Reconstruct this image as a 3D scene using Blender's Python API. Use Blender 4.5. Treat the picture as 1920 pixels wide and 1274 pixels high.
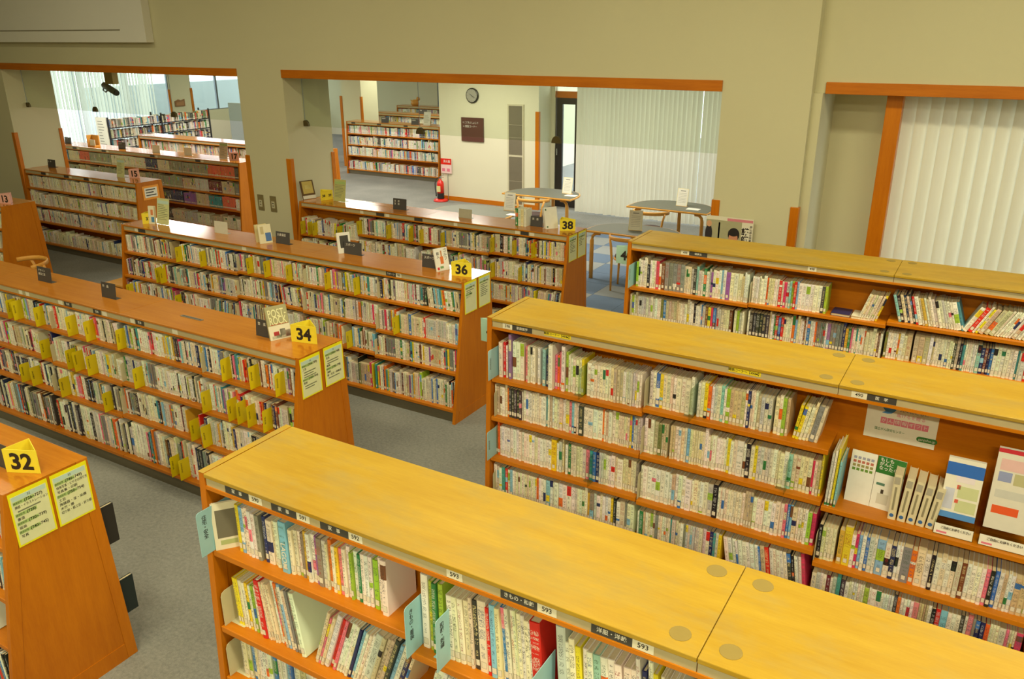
import bpy, math, random
from mathutils import Vector as V, Matrix
SC = bpy.context.scene
COL = SC.collection
for o in list(bpy.data.objects):
    bpy.data.objects.remove(o)

# ------------------------------------------------------------------ camera
cam_d = bpy.data.cameras.new('camera')
cam_d.sensor_fit = 'HORIZONTAL'
cam_d.sensor_width = 36.0
cam_d.lens = 1537.478 / 1920.0 * 36.0
cam_d.clip_end = 200
cam = bpy.data.objects.new('camera', cam_d)
COL.objects.link(cam)
fw = V((-0.478962, 0.805170, -0.349708)); rt = V((0.860142, 0.510041, -0.003733)); up = V((-0.175360, 0.302587, 0.936851))
cam.matrix_world = Matrix(((rt.x, up.x, -fw.x, 0), (rt.y, up.y, -fw.y, 0), (rt.z, up.z, -fw.z, 3.25307), (0, 0, 0, 1)))
SC.camera = cam

# ------------------------------------------------------------------ world: overcast daylight outside the windows
w = bpy.data.worlds.new('daylight'); SC.world = w; w.use_nodes = True
bg = w.node_tree.nodes['Background']
bg.inputs[0].default_value = (0.90, 0.96, 1.0, 1); bg.inputs[1].default_value = 5.0

SC.view_settings.view_transform = 'Standard'
SC.view_settings.look = 'None'
SC.view_settings.gamma = 1.0
SC.view_settings.use_curve_mapping = False
SC.view_settings.exposure = -0.35

WARM = (1.0, 0.93, 0.64); WARM2 = (1.0, 0.97, 0.84)
HALL_W = 122; ROOM_W = 84
# (x, y, z, size x, size y, watts, colour, label): the lamps are built with their housings further down
LAMPS = []
for lx, k in ((-10.5, 0.45), (-6.6, 0.54), (-2.7, 0.92), (1.2, 1.9)):
    LAMPS.append((lx, -2.8, 5.1, 1.6, 0.5, HALL_W * k * 1.25, WARM, 'hall'))  # front row added over the camera side to brighten the shelf fronts
    LAMPS.append((lx, 0.7, 5.1, 1.6, 0.5, HALL_W * k * 0.8, WARM, 'hall'))
    LAMPS.append((lx, 4.2, 5.1, 1.6, 0.5, HALL_W * k * 0.8, WARM, 'hall'))
for lx in (-6.9, -10.5, -14.1, -17.7):
    LAMPS.append((lx, 10.6, 2.86, 1.3, 0.5, ROOM_W, WARM2, 'room'))
for lx, ly in ((-5.0, 11.9), (-8.6, 12.4), (-12.2, 13.6), (-16.4, 14.2), (-13.0, 17.2), (-18.5, 17.6)):
    LAMPS.append((lx, ly, 2.86, 1.3, 0.5, ROOM_W, WARM2, 'room'))

# ------------------------------------------------------------------ helpers
def lin(c):
    c = c / 255.0
    return c / 12.92 if c <= 0.04045 else ((c + 0.055) / 1.055) ** 2.4
def rgb(r, g, b): return (lin(r), lin(g), lin(b), 1.0)

class MB:
    def __init__(s): s.v = []; s.f = []
    def add(s, vs, fs):
        k = len(s.v); s.v += [tuple(p) for p in vs]; s.f += [tuple(i + k for i in f) for f in fs]; return s
    def box(s, x0, x1, y0, y1, z0, z1):
        return s.add([(x0, y0, z0), (x1, y0, z0), (x1, y1, z0), (x0, y1, z0), (x0, y0, z1), (x1, y0, z1), (x1, y1, z1), (x0, y1, z1)],
                     [(0, 3, 2, 1), (4, 5, 6, 7), (0, 1, 5, 4), (1, 2, 6, 5), (2, 3, 7, 6), (3, 0, 4, 7)])
    def par(s, o, a, b, c):       # parallelepiped from a corner and three edges
        o, a, b, c = V(o), V(a), V(b), V(c)
        return s.add([o, o + a, o + a + b, o + b, o + c, o + a + c, o + a + b + c, o + b + c],
                     [(0, 3, 2, 1), (4, 5, 6, 7), (0, 1, 5, 4), (1, 2, 6, 5), (2, 3, 7, 6), (3, 0, 4, 7)])
    def prism(s, pts, d):
        n = len(pts); d = V(d)
        vs = [V(p) for p in pts] + [V(p) + d for p in pts]
        fs = [tuple(range(n))[::-1], tuple(range(n, 2 * n))] + [(i, (i + 1) % n, (i + 1) % n + n, i + n) for i in range(n)]
        return s.add(vs, fs)
    def tube(s, pts, r, n=8, caps=True, ry=None):
        pts = [V(p) for p in pts]; rings = []
        m = len(pts)
        for i, p in enumerate(pts):
            t = (pts[min(i + 1, m - 1)] - pts[max(i - 1, 0)]).normalized()
            a = t.orthogonal().normalized() if abs(t.z) > 0.9 else t.cross(V((0, 0, 1))).normalized()
            b = a.cross(t).normalized()
            rr = r[i] if isinstance(r, (list, tuple)) else r
            rings.append([p + a * rr * math.cos(2 * math.pi * k / n) + b * (ry or rr) * math.sin(2 * math.pi * k / n) for k in range(n)])
        vs = [q for R in rings for q in R]
        fs = [(i * n + k, i * n + (k + 1) % n, (i + 1) * n + (k + 1) % n, (i + 1) * n + k) for i in range(m - 1) for k in range(n)]
        if caps: fs += [tuple(range(n))[::-1], tuple(range((m - 1) * n, m * n))]
        return s.add(vs, fs)
    def lathe(s, c, prof, n=20, axis=(0, 0, 1)):
        ax = V(axis).normalized(); a = ax.orthogonal().normalized(); b = ax.cross(a); c = V(c)
        vs = []
        for r, h in prof:
            vs += [c + ax * h + (a * math.cos(2 * math.pi * k / n) + b * math.sin(2 * math.pi * k / n)) * r for k in range(n)]
        m = len(prof)
        fs = [(i * n + k, i * n + (k + 1) % n, (i + 1) * n + (k + 1) % n, (i + 1) * n + k) for i in range(m - 1) for k in range(n)]
        fs += [tuple(range(n))[::-1], tuple(range((m - 1) * n, m * n))]
        return s.add(vs, fs)
    def build(s, name, mat, parent=None, smooth=False, bevel=0.0):
        o0 = origin(parent)
        me = bpy.data.meshes.new(name)
        me.from_pydata([(p[0] - o0[0], p[1] - o0[1], p[2] - o0[2]) for p in s.v], [], s.f)
        me.update()
        if mat: me.materials.append(mat)
        if smooth:
            for p in me.polygons: p.use_smooth = True
        o = bpy.data.objects.new(name, me); COL.objects.link(o)
        if parent: o.parent = parent
        if bevel:
            b = o.modifiers.new('bevel', 'BEVEL'); b.width = bevel; b.segments = 2; b.limit_method = 'ANGLE'
        return o
def origin(p):
    x = y = z = 0.0
    while p is not None:
        x += p.location.x; y += p.location.y; z += p.location.z; p = p.parent
    return (x, y, z)
NUMW = {'590': 'five-ninety', '591': 'five-ninety-one', '593': 'five-ninety-three', '598': 'five-ninety-eight', '490': 'four-ninety', '498': 'four-ninety-eight', '32': 'thirty-two', '33': 'thirty-three', '34': 'thirty-four', '35': 'thirty-five', '36': 'thirty-six', '37': 'thirty-seven', '38': 'thirty-eight', '39': 'thirty-nine', '13': 'thirteen', '15': 'fifteen', '17': 'seventeen', '4': 'four'}
def words(t):
    return ' '.join(NUMW.get(q.strip(','), q.strip(',')) + (',' if q.endswith(',') else '') for q in t.split(' '))
def tag(o, label, cat, group=None):
    label = words(label)
    o['label'] = label; o['category'] = cat
    if group: o['group'] = group
    return o
def thing(name, label, cat, loc, group=None):
    o = bpy.data.objects.new(name, None); o.empty_display_size = 0.05; COL.objects.link(o); o.location = loc
    return tag(o, label, cat, group)
def struct(o): o['kind'] = 'structure'; return o

_tc = {}
def text(body, size, mat, parent, pos, right, upv, name='lettering', bold=0.0, align='CENTER', spacing=1.0, width=None, proud=0.0006, xs=1.0):
    key = (body, bold, align, spacing)
    if key not in _tc:
        cu = bpy.data.curves.new('t', 'FONT'); cu.body = body; cu.size = 1.0; cu.offset = bold; cu.align_x = align; cu.align_y = 'CENTER'
        cu.space_line = spacing; cu.resolution_u = 3
        ob = bpy.data.objects.new('t', cu)
        me = bpy.data.meshes.new_from_object(ob)
        _tc[key] = ([tuple(v.co) for v in me.vertices], [tuple(p.vertices) for p in me.polygons])
        bpy.data.objects.remove(ob); bpy.data.curves.remove(cu); bpy.data.meshes.remove(me)
    vs, fs = _tc[key]
    if not vs: return None
    sx = size * xs
    if width:
        ext = max(p[0] for p in vs) - min(p[0] for p in vs); sx = width / max(ext, 1e-6)
        if sx > size: sx = size
    r = V(right).normalized(); u = V(upv).normalized(); n = r.cross(u); pos = V(pos)
    m = MB(); m.add([pos + r * p[0] * sx + u * p[1] * size + n * proud for p in vs], fs)
    return m.build(name, mat, parent)

# ------------------------------------------------------------------ materials
MATS = {}
def newmat(name):
    m = bpy.data.materials.new(name); m.use_nodes = True
    nt = m.node_tree; b = nt.nodes['Principled BSDF']
    return m, nt, b
class NT:
    def __init__(s, nt): s.nt = nt
    def n(s, t, **k):
        x = s.nt.nodes.new(t)
        for a, b in k.items(): setattr(x, a, b)
        return x
    def l(s, a, b): s.nt.links.new(a, b)
    def m(s, op, a, b=None, c=None):
        x = s.nt.nodes.new('ShaderNodeMath'); x.operation = op
        for i, q in enumerate((a, b, c)):
            if q is None: continue
            if isinstance(q, (int, float)): x.inputs[i].default_value = q
            else: s.l(q, x.inputs[i])
        return x.outputs[0]
    def mix(s, f, a, b):
        x = s.nt.nodes.new('ShaderNodeMix'); x.data_type = 'RGBA'
        for i, q in ((0, f), (6, a), (7, b)):
            if isinstance(q, (int, float)): x.inputs[i].default_value = q
            elif isinstance(q, tuple): x.inputs[i].default_value = q
            else: s.l(q, x.inputs[i])
        return x.outputs[2]
    def noise(s, vec, scale, detail=2.0, rough=0.5):
        x = s.nt.nodes.new('ShaderNodeTexNoise'); x.inputs['Scale'].default_value = scale; x.inputs['Detail'].default_value = detail
        x.inputs['Roughness'].default_value = rough
        if vec is not None: s.l(vec, x.inputs['Vector'])
        return x.outputs[0]
    def objco(s, scale=(1, 1, 1)):
        t = s.nt.nodes.new('ShaderNodeTexCoord'); mp = s.nt.nodes.new('ShaderNodeMapping'); mp.inputs['Scale'].default_value = scale
        s.l(t.outputs['Object'], mp.inputs[0]); return mp.outputs[0]
    def ramp(s, f, a, b):
        x = s.nt.nodes.new('ShaderNodeMapRange'); x.inputs[1].default_value = a; x.inputs[2].default_value = b; s.l(f, x.inputs[0]); return x.outputs[0]

def plain(name, col, rough=0.5, metal=0.0, spec=0.5, coat=0.0, vary=0.06, nscale=30.0):
    if name in MATS: return MATS[name]
    m, nt, b = newmat(name); N = NT(nt)
    f = N.noise(N.objco(), nscale, 3)
    c2 = tuple(max(0, x * (1 - vary * 2)) for x in col[:3]) + (1,)
    N.l(N.mix(f, col, c2), b.inputs['Base Color'])
    b.inputs['Roughness'].default_value = rough; b.inputs['Metallic'].default_value = metal
    b.inputs['Specular IOR Level'].default_value = spec; b.inputs['Coat Weight'].default_value = coat
    MATS[name] = m; return m

def wood(name, ca, cb, stretch=(1.2, 14, 14), rough=0.35, coat=0.0, wear=None):
    m, nt, b = newmat(name); N = NT(nt)
    co = N.objco(stretch)
    g = N.noise(co, 3.0, 5, 0.6)
    fine = N.noise(N.objco(tuple(x * 6 for x in stretch)), 4.0, 3)
    big = N.noise(N.objco((0.9, 1.6, 0.9)), 1.6, 2)
    f = N.ramp(N.m('ADD', N.m('MULTIPLY', g, 0.55), N.m('ADD', N.m('MULTIPLY', fine, 0.2), N.m('MULTIPLY', big, 0.5))), 0.42, 0.82)
    c = N.mix(f, ca, cb)
    if wear:
        wn = N.ramp(N.noise(N.objco((1.6, 3.2, 2.0)), 1.7, 5, 0.68), 0.47, 0.7)
        c = N.mix(N.m('MULTIPLY', wn, 0.55), c, wear)
        b_r = N.m('ADD', N.m('MULTIPLY', wn, 0.18), rough)
        N.l(b_r, b.inputs['Roughness'])
    else:
        b.inputs['Roughness'].default_value = rough
    N.l(c, b.inputs['Base Color'])
    b.inputs['Specular IOR Level'].default_value = 0.5 if coat else 0.3
    b.inputs['Coat Weight'].default_value = coat; b.inputs['Coat Roughness'].default_value = 0.08
    MATS[name] = m; return m

SIDE = wood('side_wood', rgb(196, 116, 8), rgb(174, 96, 3), (9, 9, 1.0), 0.42)
BOARD = wood('board_wood', rgb(202, 122, 12), rgb(180, 100, 5), (1.0, 12, 12), 0.4)
LTOP = wood('varnished_top', rgb(198, 126, 30), rgb(174, 102, 16), (0.8, 12, 12), 0.17, 0.25)
RTOP = wood('worn_lit_top', rgb(180, 146, 42), rgb(162, 124, 24), (0.7, 7, 7), 0.42, 0.0, rgb(150, 132, 74))  # worn wood; the paler yellow puts stronger light into its colour
TRIM = wood('trim_wood', rgb(200, 116, 12), rgb(174, 94, 4), (0.8, 12, 12), 0.4)
GUARD = wood('guard_wood', rgb(206, 122, 12), rgb(180, 98, 4), (12, 12, 0.8), 0.35)
BENT = wood('bent_wood', rgb(226, 168, 82), rgb(206, 142, 56), (4, 4, 4), 0.35)
RAIL = plain('beige_label_rail', rgb(186, 172, 130), 0.45)
METALB = plain('beige_steel', rgb(206, 198, 160), 0.4, 0.0)
KICK = plain('kick_steel', rgb(128, 120, 98), 0.35, 0.6)
DARK = plain('charcoal_plastic', rgb(70, 68, 66), 0.5)
WHITE = plain('white_card', rgb(236, 232, 214), 0.5)
PAPER = plain('page_paper', rgb(222, 206, 168), 0.8, vary=0.12, nscale=200)
INK = plain('black_ink', rgb(38, 30, 22), 0.6)
WINK = plain('white_ink', rgb(228, 224, 210), 0.6)
YEL = plain('yellow_card', rgb(244, 224, 58), 0.45)
PINK = plain('pink_card', rgb(232, 176, 160), 0.5)
SHEET = plain('sheet_paper', rgb(222, 224, 176), 0.35)
SHEETB = plain('sheet_border_yellow', rgb(240, 232, 20), 0.35)
SHEETH = plain('sheet_header_blue', rgb(190, 214, 200), 0.35)
SHEETG = plain('sheet_band_green', rgb(170, 196, 120), 0.35)
TEAL = plain('teal_card', rgb(168, 206, 186), 0.5)
RED = plain('red_paint', rgb(222, 40, 26), 0.3)
BLACK = plain('black_rubber', rgb(28, 26, 26), 0.5)
CHROME = plain('brushed_metal', rgb(190, 190, 184), 0.25, 0.9)
ALU = plain('window_frame_metal', rgb(120, 128, 138), 0.4, 0.5)

def wallmat(name, ca, cb, bump=0.25, sc=260.0):
    m, nt, b = newmat(name); N = NT(nt)
    big = N.noise(N.objco(), 0.7, 3); fine = N.noise(N.objco(), sc, 2)
    N.l(N.mix(N.m('ADD', N.m('MULTIPLY', big, 0.7), N.m('MULTIPLY', fine, 0.3)), ca, cb), b.inputs['Base Color'])
    b.inputs['Roughness'].default_value = 0.9; b.inputs['Specular IOR Level'].default_value = 0.2
    bp = N.n('ShaderNodeBump'); bp.inputs['Strength'].default_value = bump; bp.inputs['Distance'].default_value = 0.003
    N.l(fine, bp.inputs['Height']); N.l(bp.outputs[0], b.inputs['Normal'])
    MATS[name] = m; return m
WALL = wallmat('wall_fabric', rgb(206, 202, 168), rgb(196, 190, 154))
WALLB = wallmat('wall_fabric_far', rgb(222, 218, 192), rgb(214, 208, 178))
CEIL = wallmat('ceiling_board', rgb(232, 228, 208), rgb(226, 220, 198), 0.1)
def carpetmat(name, ca, cb):
    m, nt, b = newmat(name); N = NT(nt)
    big = N.noise(N.objco(), 1.3, 4); mid = N.noise(N.objco(), 45.0, 3, 0.7); fine = N.noise(N.objco(), 260.0, 2)
    f = N.ramp(N.m('ADD', N.m('MULTIPLY', big, 0.35), N.m('ADD', N.m('MULTIPLY', mid, 0.45), N.m('MULTIPLY', fine, 0.35))), 0.38, 0.78)
    N.l(N.mix(f, ca, cb), b.inputs['Base Color']); b.inputs['Roughness'].default_value = 0.95; b.inputs['Specular IOR Level'].default_value = 0.1
    bp = N.n('ShaderNodeBump'); bp.inputs['Strength'].default_value = 0.7; bp.inputs['Distance'].default_value = 0.004
    N.l(fine, bp.inputs['Height']); N.l(bp.outputs[0], b.inputs['Normal']); MATS[name] = m; return m
CARPET = carpetmat('grey_carpet', rgb(158, 157, 148), rgb(106, 107, 104))
CARP1 = wallmat('blue_carpet_tile', rgb(112, 130, 150), rgb(98, 116, 138), 0.8, 420.0)
CARP2 = wallmat('grey_carpet_tile', rgb(154, 158, 156), rgb(138, 142, 140), 0.8, 420.0)

def glassmat(name, tint, refl=0.08):
    m = bpy.data.materials.new(name); m.use_nodes = True; nt = m.node_tree; nt.nodes.clear(); N = NT(nt)
    out = N.n('ShaderNodeOutputMaterial'); mx = N.n('ShaderNodeMixShader'); tr = N.n('ShaderNodeBsdfTransparent'); gl = N.n('ShaderNodeBsdfGlossy')
    co = N.noise(N.objco(), 3.0, 2)
    N.l(N.mix(N.m('MULTIPLY', co, 0.3), tint, tuple(x * 0.97 for x in tint[:3]) + (1,)), tr.inputs[0])
    gl.inputs[1].default_value = 0.02; fr = N.n('ShaderNodeLayerWeight'); fr.inputs[0].default_value = 0.5
    N.l(N.m('ADD', N.m('MULTIPLY', N.m('POWER', fr.outputs[1], 5.0), 0.7), refl * 0.5), mx.inputs[0]); N.l(tr.outputs[0], mx.inputs[1]); N.l(gl.outputs[0], mx.inputs[2]); N.l(mx.outputs[0], out.inputs[0])
    MATS[name] = m; return m
GLASS = glassmat('smoke_barrier_glass', (0.90, 0.93, 0.865, 1))
PANE = glassmat('window_pane', (0.93, 0.96, 0.97, 1))
ACRYL2 = glassmat('greenish_acrylic', (0.82, 0.9, 0.84, 1))
ACRYL = glassmat('clear_acrylic', (0.9, 0.93, 0.9, 1))
def clothmat(name, col, trans):
    m, nt, b = newmat(name); N = NT(nt)
    f = N.noise(N.objco((3, 3, 0.4)), 8, 3)
    N.l(N.mix(f, col, tuple(x * 0.9 for x in col[:3]) + (1,)), b.inputs['Base Color']); b.inputs['Roughness'].default_value = 0.8
    t = N.n('ShaderNodeBsdfTranslucent'); t.inputs[0].default_value = col
    mx = N.n('ShaderNodeMixShader'); mx.inputs[0].default_value = trans
    out = nt.nodes['Material Output']; N.l(b.outputs[0], mx.inputs[1]); N.l(t.outputs[0], mx.inputs[2]); N.l(mx.outputs[0], out.inputs[0])
    MATS[name] = m; return m
LOUVRE = clothmat('blind_cloth', rgb(228, 224, 204), 0.13)
SHEER = clothmat('pale_blind_cloth', rgb(236, 238, 228), 0.55)

def bookmat(name, coated=0.5):
    m, nt, b = newmat(name); N = NT(nt)
    def at(n):
        a = N.n('ShaderNodeAttribute'); a.attribute_name = n; return a
    c1, c2, c3, p = at('c1').outputs[0], at('c2').outputs[0], at('c3').outputs[0], at('par')
    sp = N.n('ShaderNodeSeparateXYZ'); N.l(p.outputs[1], sp.inputs[0]); sd, hh, ww = sp.outputs
    uvn = N.n('ShaderNodeUVMap'); uvn.uv_map = 'UVMap'; su = N.n('ShaderNodeSeparateXYZ'); N.l(uvn.outputs[0], su.inputs[0]); u, v = su.outputs[0], su.outputs[1]
    def rnd(k): return N.m('FRACT', N.m('MULTIPLY', sd, k))
    on = N.m('LESS_THAN', u, 1.0)
    au = N.m('ABSOLUTE', u)
    # a band of second colour
    b0 = N.m('MULTIPLY', rnd(13.7), 0.8); b1 = N.m('ADD', b0, N.m('ADD', N.m('MULTIPLY', rnd(5.3), 0.3), 0.05))
    band = N.m('MULTIPLY', N.m('MULTIPLY', N.m('GREATER_THAN', v, b0), N.m('LESS_THAN', v, b1)), N.m('LESS_THAN', rnd(31.1), 0.3))
    col = N.mix(N.m('MULTIPLY', band, on), c1, c2)
    # title characters
    vm = N.m('MULTIPLY', v, hh)
    cv = N.n('ShaderNodeCombineXYZ'); N.l(N.m('MULTIPLY', u, 430.0), cv.inputs[0]); N.l(N.m('MULTIPLY', vm, 330.0), cv.inputs[1]); N.l(N.m('MULTIPLY', sd, 91.0), cv.inputs[2])
    g = N.noise(cv.outputs[0], 1.0, 1.0)
    cv2 = N.n('ShaderNodeCombineXYZ'); N.l(N.m('MULTIPLY', vm, 70.0), cv2.inputs[1]); N.l(N.m('MULTIPLY', sd, 57.0), cv2.inputs[2])
    gaps = N.m('GREATER_THAN', N.noise(cv2.outputs[0], 1.0, 1.0), 0.43)
    t0 = N.m('ADD', N.m('MULTIPLY', rnd(3.1), 0.25), 0.3); wid = N.m('MULTIPLY', ww, N.m('ADD', N.m('MULTIPLY', rnd(9.7), 0.18), 0.22))
    zone = N.m('MULTIPLY', N.m('MULTIPLY', N.m('GREATER_THAN', v, t0), N.m('LESS_THAN', v, 0.93)), N.m('LESS_THAN', au, wid))
    zone2 = N.m('MULTIPLY', N.m('MULTIPLY', N.m('GREATER_THAN', v, 0.2), N.m('LESS_THAN', v, N.m('SUBTRACT', t0, 0.05))), N.m('LESS_THAN', au, N.m('MULTIPLY', wid, 0.6)))
    glyph = N.m('MULTIPLY', N.m('MULTIPLY', N.m('GREATER_THAN', g, 0.525), gaps), N.m('MAXIMUM', zone, zone2))
    col = N.mix(N.m('MULTIPLY', N.m('MULTIPLY', glyph, on), 0.72), col, c3)
    # call-number sticker: pale box with a dark outline near the foot
    l0 = N.m('SUBTRACT', vm, 0.026); la = N.m('ABSOLUTE', l0)
    lw = N.m('MINIMUM', N.m('MULTIPLY', ww, 0.46), 0.009)
    inside = N.m('MULTIPLY', N.m('LESS_THAN', la, 0.012), N.m('LESS_THAN', au, lw))
    inner = N.m('MULTIPLY', N.m('LESS_THAN', la, 0.0108), N.m('LESS_THAN', au, N.m('SUBTRACT', lw, 0.0011)))
    col = N.mix(N.m('MULTIPLY', N.m('MULTIPLY', inside, on), 0.75), col, rgb(70, 66, 56))
    col = N.mix(N.m('MULTIPLY', N.m('MULTIPLY', inner, on), 0.95), col, rgb(226, 220, 198))
    # side faces: mottled print in the second colour
    off = N.m('GREATER_THAN', u, 1.0)
    N.l(col, b.inputs['Base Color']); b.inputs['Roughness'].default_value = 0.45
    MATS[name] = m; return m
BOOK = bookmat('book_cover')

def divmat(name, col):
    m, nt, b = newmat(name); N = NT(nt)
    t = N.n('ShaderNodeTexCoord'); s = N.n('ShaderNodeSeparateXYZ'); N.l(t.outputs['Object'], s.inputs[0])
    oi = N.n('ShaderNodeObjectInfo')
    cv = N.n('ShaderNodeCombineXYZ'); N.l(N.m('MULTIPLY', s.outputs[1], 420.0), cv.inputs[0]); N.l(N.m('MULTIPLY', s.outputs[2], 330.0), cv.inputs[1]); N.l(N.m('MULTIPLY', oi.outputs['Random'], 40.0), cv.inputs[2])
    g = N.m('GREATER_THAN', N.noise(cv.outputs[0], 1.0, 1.0), 0.5)
    top = N.m('ADD', N.m('MULTIPLY', oi.outputs['Random'], 0.03), 0.115)
    z = N.m('MULTIPLY', N.m('GREATER_THAN', s.outputs[2], 0.06), N.m('LESS_THAN', s.outputs[2], top))
    y = N.m('MULTIPLY', N.m('GREATER_THAN', s.outputs[1], 0.016), N.m('LESS_THAN', s.outputs[1], 0.028))
    N.l(N.mix(N.m('MULTIPLY', g, N.m('MULTIPLY', z, y)), col, rgb(60, 50, 10)), b.inputs['Base Color'])
    b.inputs['Roughness'].default_value = 0.4; MATS[name] = m; return m
DIVY = divmat('yellow_plastic', rgb(212, 190, 8)); DIVB = divmat('light_blue_plastic', rgb(160, 206, 212))
# ------------------------------------------------------------------ the setting
YW, YB = 7.62, 8.42            # front and rear face of the dividing wall
HC, RC = 5.2, 2.92             # hall and rear-room ceiling heights
OP = [(-13.93, -8.58), (-7.79, -2.31)]   # the two openings
XE = -1.53                     # right end of the wall
def S(name, mb, mat, parent=None, **k):
    o = mb.build(name, mat, parent, **k)
    if parent is None: struct(o)
    return o
floor = S('floor', MB().box(-26, 6, -5, 27, -0.1, 0.0), CARPET)
for i in range(9):
    for j in range(9):
        x0, y0 = -6.9 + i * 0.5, 8.5 + j * 0.5
        MB().box(x0 + 0.002, x0 + 0.498, y0 + 0.002, y0 + 0.498, 0.0, 0.004).build('carpet_tile', CARP1 if (i * 2 + j + (i // 3)) % 3 == 0 or (i + j) % 2 == 0 else CARP2, floor)
S('ceiling', MB().box(-20, 6, -5, YW, HC, HC + 0.1), CEIL)
S('ceiling', MB().box(XE - 0.07 - 19.7, XE, YB, 14.62, RC, RC + 0.1), CEIL)
S('ceiling', MB().box(-21.3, -9.9, 14.62, 22.1, RC, RC + 0.1), CEIL)
m = MB()
m.box(-20, OP[0][0], YW, YB, 0, 2.76); m.box(OP[0][1], OP[1][0], YW, YB, 0, 2.76); m.box(OP[1][1], XE, YW, YB, 0, 2.76)
m.box(-20, XE, YW, YB, 2.76, HC)
wall = S('wall_middle', m, WALL)
m = MB(); m.box(XE, 6, YW + 0.13, YB, 2.76, HC); m.box(XE, -0.95, 8.28, YB, 0, 2.76); m.box(-1.53, -1.45, YW + 0.07, 8.28, 0, 2.76)
S('wall_recess', m, WALL)
S('wall_left', MB().box(-20.2, -20, -5, YW, 0, HC), WALL)
S('wall_right', MB().box(6, 6.2, -5, YB, 0, HC), WALL)
S('wall_behind', MB().box(-20, 6, -5.2, -5, 0, HC), WALL)
# head trims
for n, (a, b, y) in enumerate(((-20, OP[0][1], YW), (OP[1][0], OP[1][1], YW), (XE + 0.09, 6, YW + 0.13))):
    S('trim_%d' % (n + 1), MB().box(a, b, y - 0.02, y + 0.06, 2.755, 2.852), TRIM, bevel=0.003)
# bulkhead box high on the left
m = MB(); m.box(-20, -10.1, 7.5, YW, 3.16, 4.3)
S('wall_bulkhead', m, wallmat('bulkhead_lit_paint', rgb(226, 224, 212), rgb(218, 216, 204)), bevel=0.004)  # whiter than the walls, daylight on the box put into its colour
S('trim_4', MB().box(-20, -10.62, 7.492, 7.499, 3.315, 3.326), plain('dark_groove', rgb(120, 112, 84), 0.8))
# corner guards
def guard(x0, x1, y0, y1, h=1.775, n=[5]):
    S('trim_%d' % n[0], MB().box(x0, x1, y0, y1, 0.0, h), GUARD, bevel=0.004); n[0] += 1
for (a, b) in OP:
    guard(a - 0.065, a + 0.012, YW - 0.012, YW + 0.05); guard(b - 0.012, b + 0.065, YW - 0.012, YW + 0.05)
    guard(a - 0.05, a + 0.012, YB - 0.05, YB + 0.012); guard(b - 0.012, b + 0.05, YB - 0.05, YB + 0.012)
guard(XE - 0.065, XE + 0.012, YW - 0.012, YW + 0.05)
# hanging smoke-barrier glass under the trims with half-round clips
def barrier(x0, x1, cuts, n):
    t = struct(bpy.data.objects.new('window_%d' % n, None)); COL.objects.link(t); t.location = (x0, YW + 0.3, 2.16)
    xs = [x0] + cuts + [x1]
    for a, b in zip(xs[:-1], xs[1:]):
        MB().box(a + 0.003, b - 0.003, YW + 0.297, YW + 0.303, 2.16, 2.76).build('glass_panel', GLASS, t)
    for c in [x0 + 0.03] + cuts + [x1 - 0.03]:
        pts = [(c + 0.055 * math.cos(math.pi * k / 10), YW + 0.285, 2.155 + 0.075 * math.sin(math.pi * k / 10)) for k in range(11)]
        MB().prism(pts, (0, 0.03, 0)).build('clip', plain('bronze_clip', rgb(96, 84, 50), 0.4, 0.5), t)
        MB().tube([(c, YW + 0.292, 2.2), (c, YW + 0.292, 2.76)], 0.003, 6).build('joint', ALU, t)
barrier(OP[0][0], OP[0][1], [-12.12, -10.3], 1)
barrier(OP[1][0], OP[1][1], [-5.95, -4.15], 2)

# recess on the right: post, vertical blind, window
S('trim_20', MB().box(-0.96, -0.83, 7.9, 8.02, 0.0, 2.76), GUARD, bevel=0.006)
def blind(x0, x1, y, z0, z1, pitch, label, mat, axis='x', rnd=None, ang=(12, 30), gaps=(), group=None, over=0.55):
    rnd = rnd or random.Random(7)
    t = thing('vertical_blind', label, 'blind', (x0, y, z0) if axis == 'x' else (y, x0, z0))
    n = int(round((x1 - x0) / pitch))
    for i in range(n):
        c = x0 + (i + 0.5) * pitch; wv = pitch * over
        if any(g0 < c < g1 for g0, g1 in gaps): continue
        a = math.radians(rnd.uniform(*ang)); dz = rnd.uniform(-0.008, 0.008)
        prof = [(-1, 0), (-0.5, 0.007), (0, 0.0095), (0.5, 0.007), (1, 0)]
        pts = []
        for s_, bow in prof:
            px = s_ * wv * math.cos(a) + bow * math.sin(a); py = s_ * wv * math.sin(a) - bow * math.cos(a)
            pts.append((c + px, y + py) if axis == 'x' else (y - py, c + px))
        vs = [(p[0], p[1], z0 + dz) for p in pts] + [(p[0], p[1], z1) for p in pts]
        mb = MB(); mb.add(vs, [(k, k + 1, k + 6, k + 5) for k in range(4)])
        o = mb.build('slat', mat, t, smooth=True)
    hb = MB()
    if axis == 'x': hb.box(x0, x1, y - 0.025, y + 0.025, z1, z1 + 0.04)
    else: hb.box(y - 0.025, y + 0.025, x0, x1, z1, z1 + 0.04)
    hb.build('head_rail', ALU, t)
    return t
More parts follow.
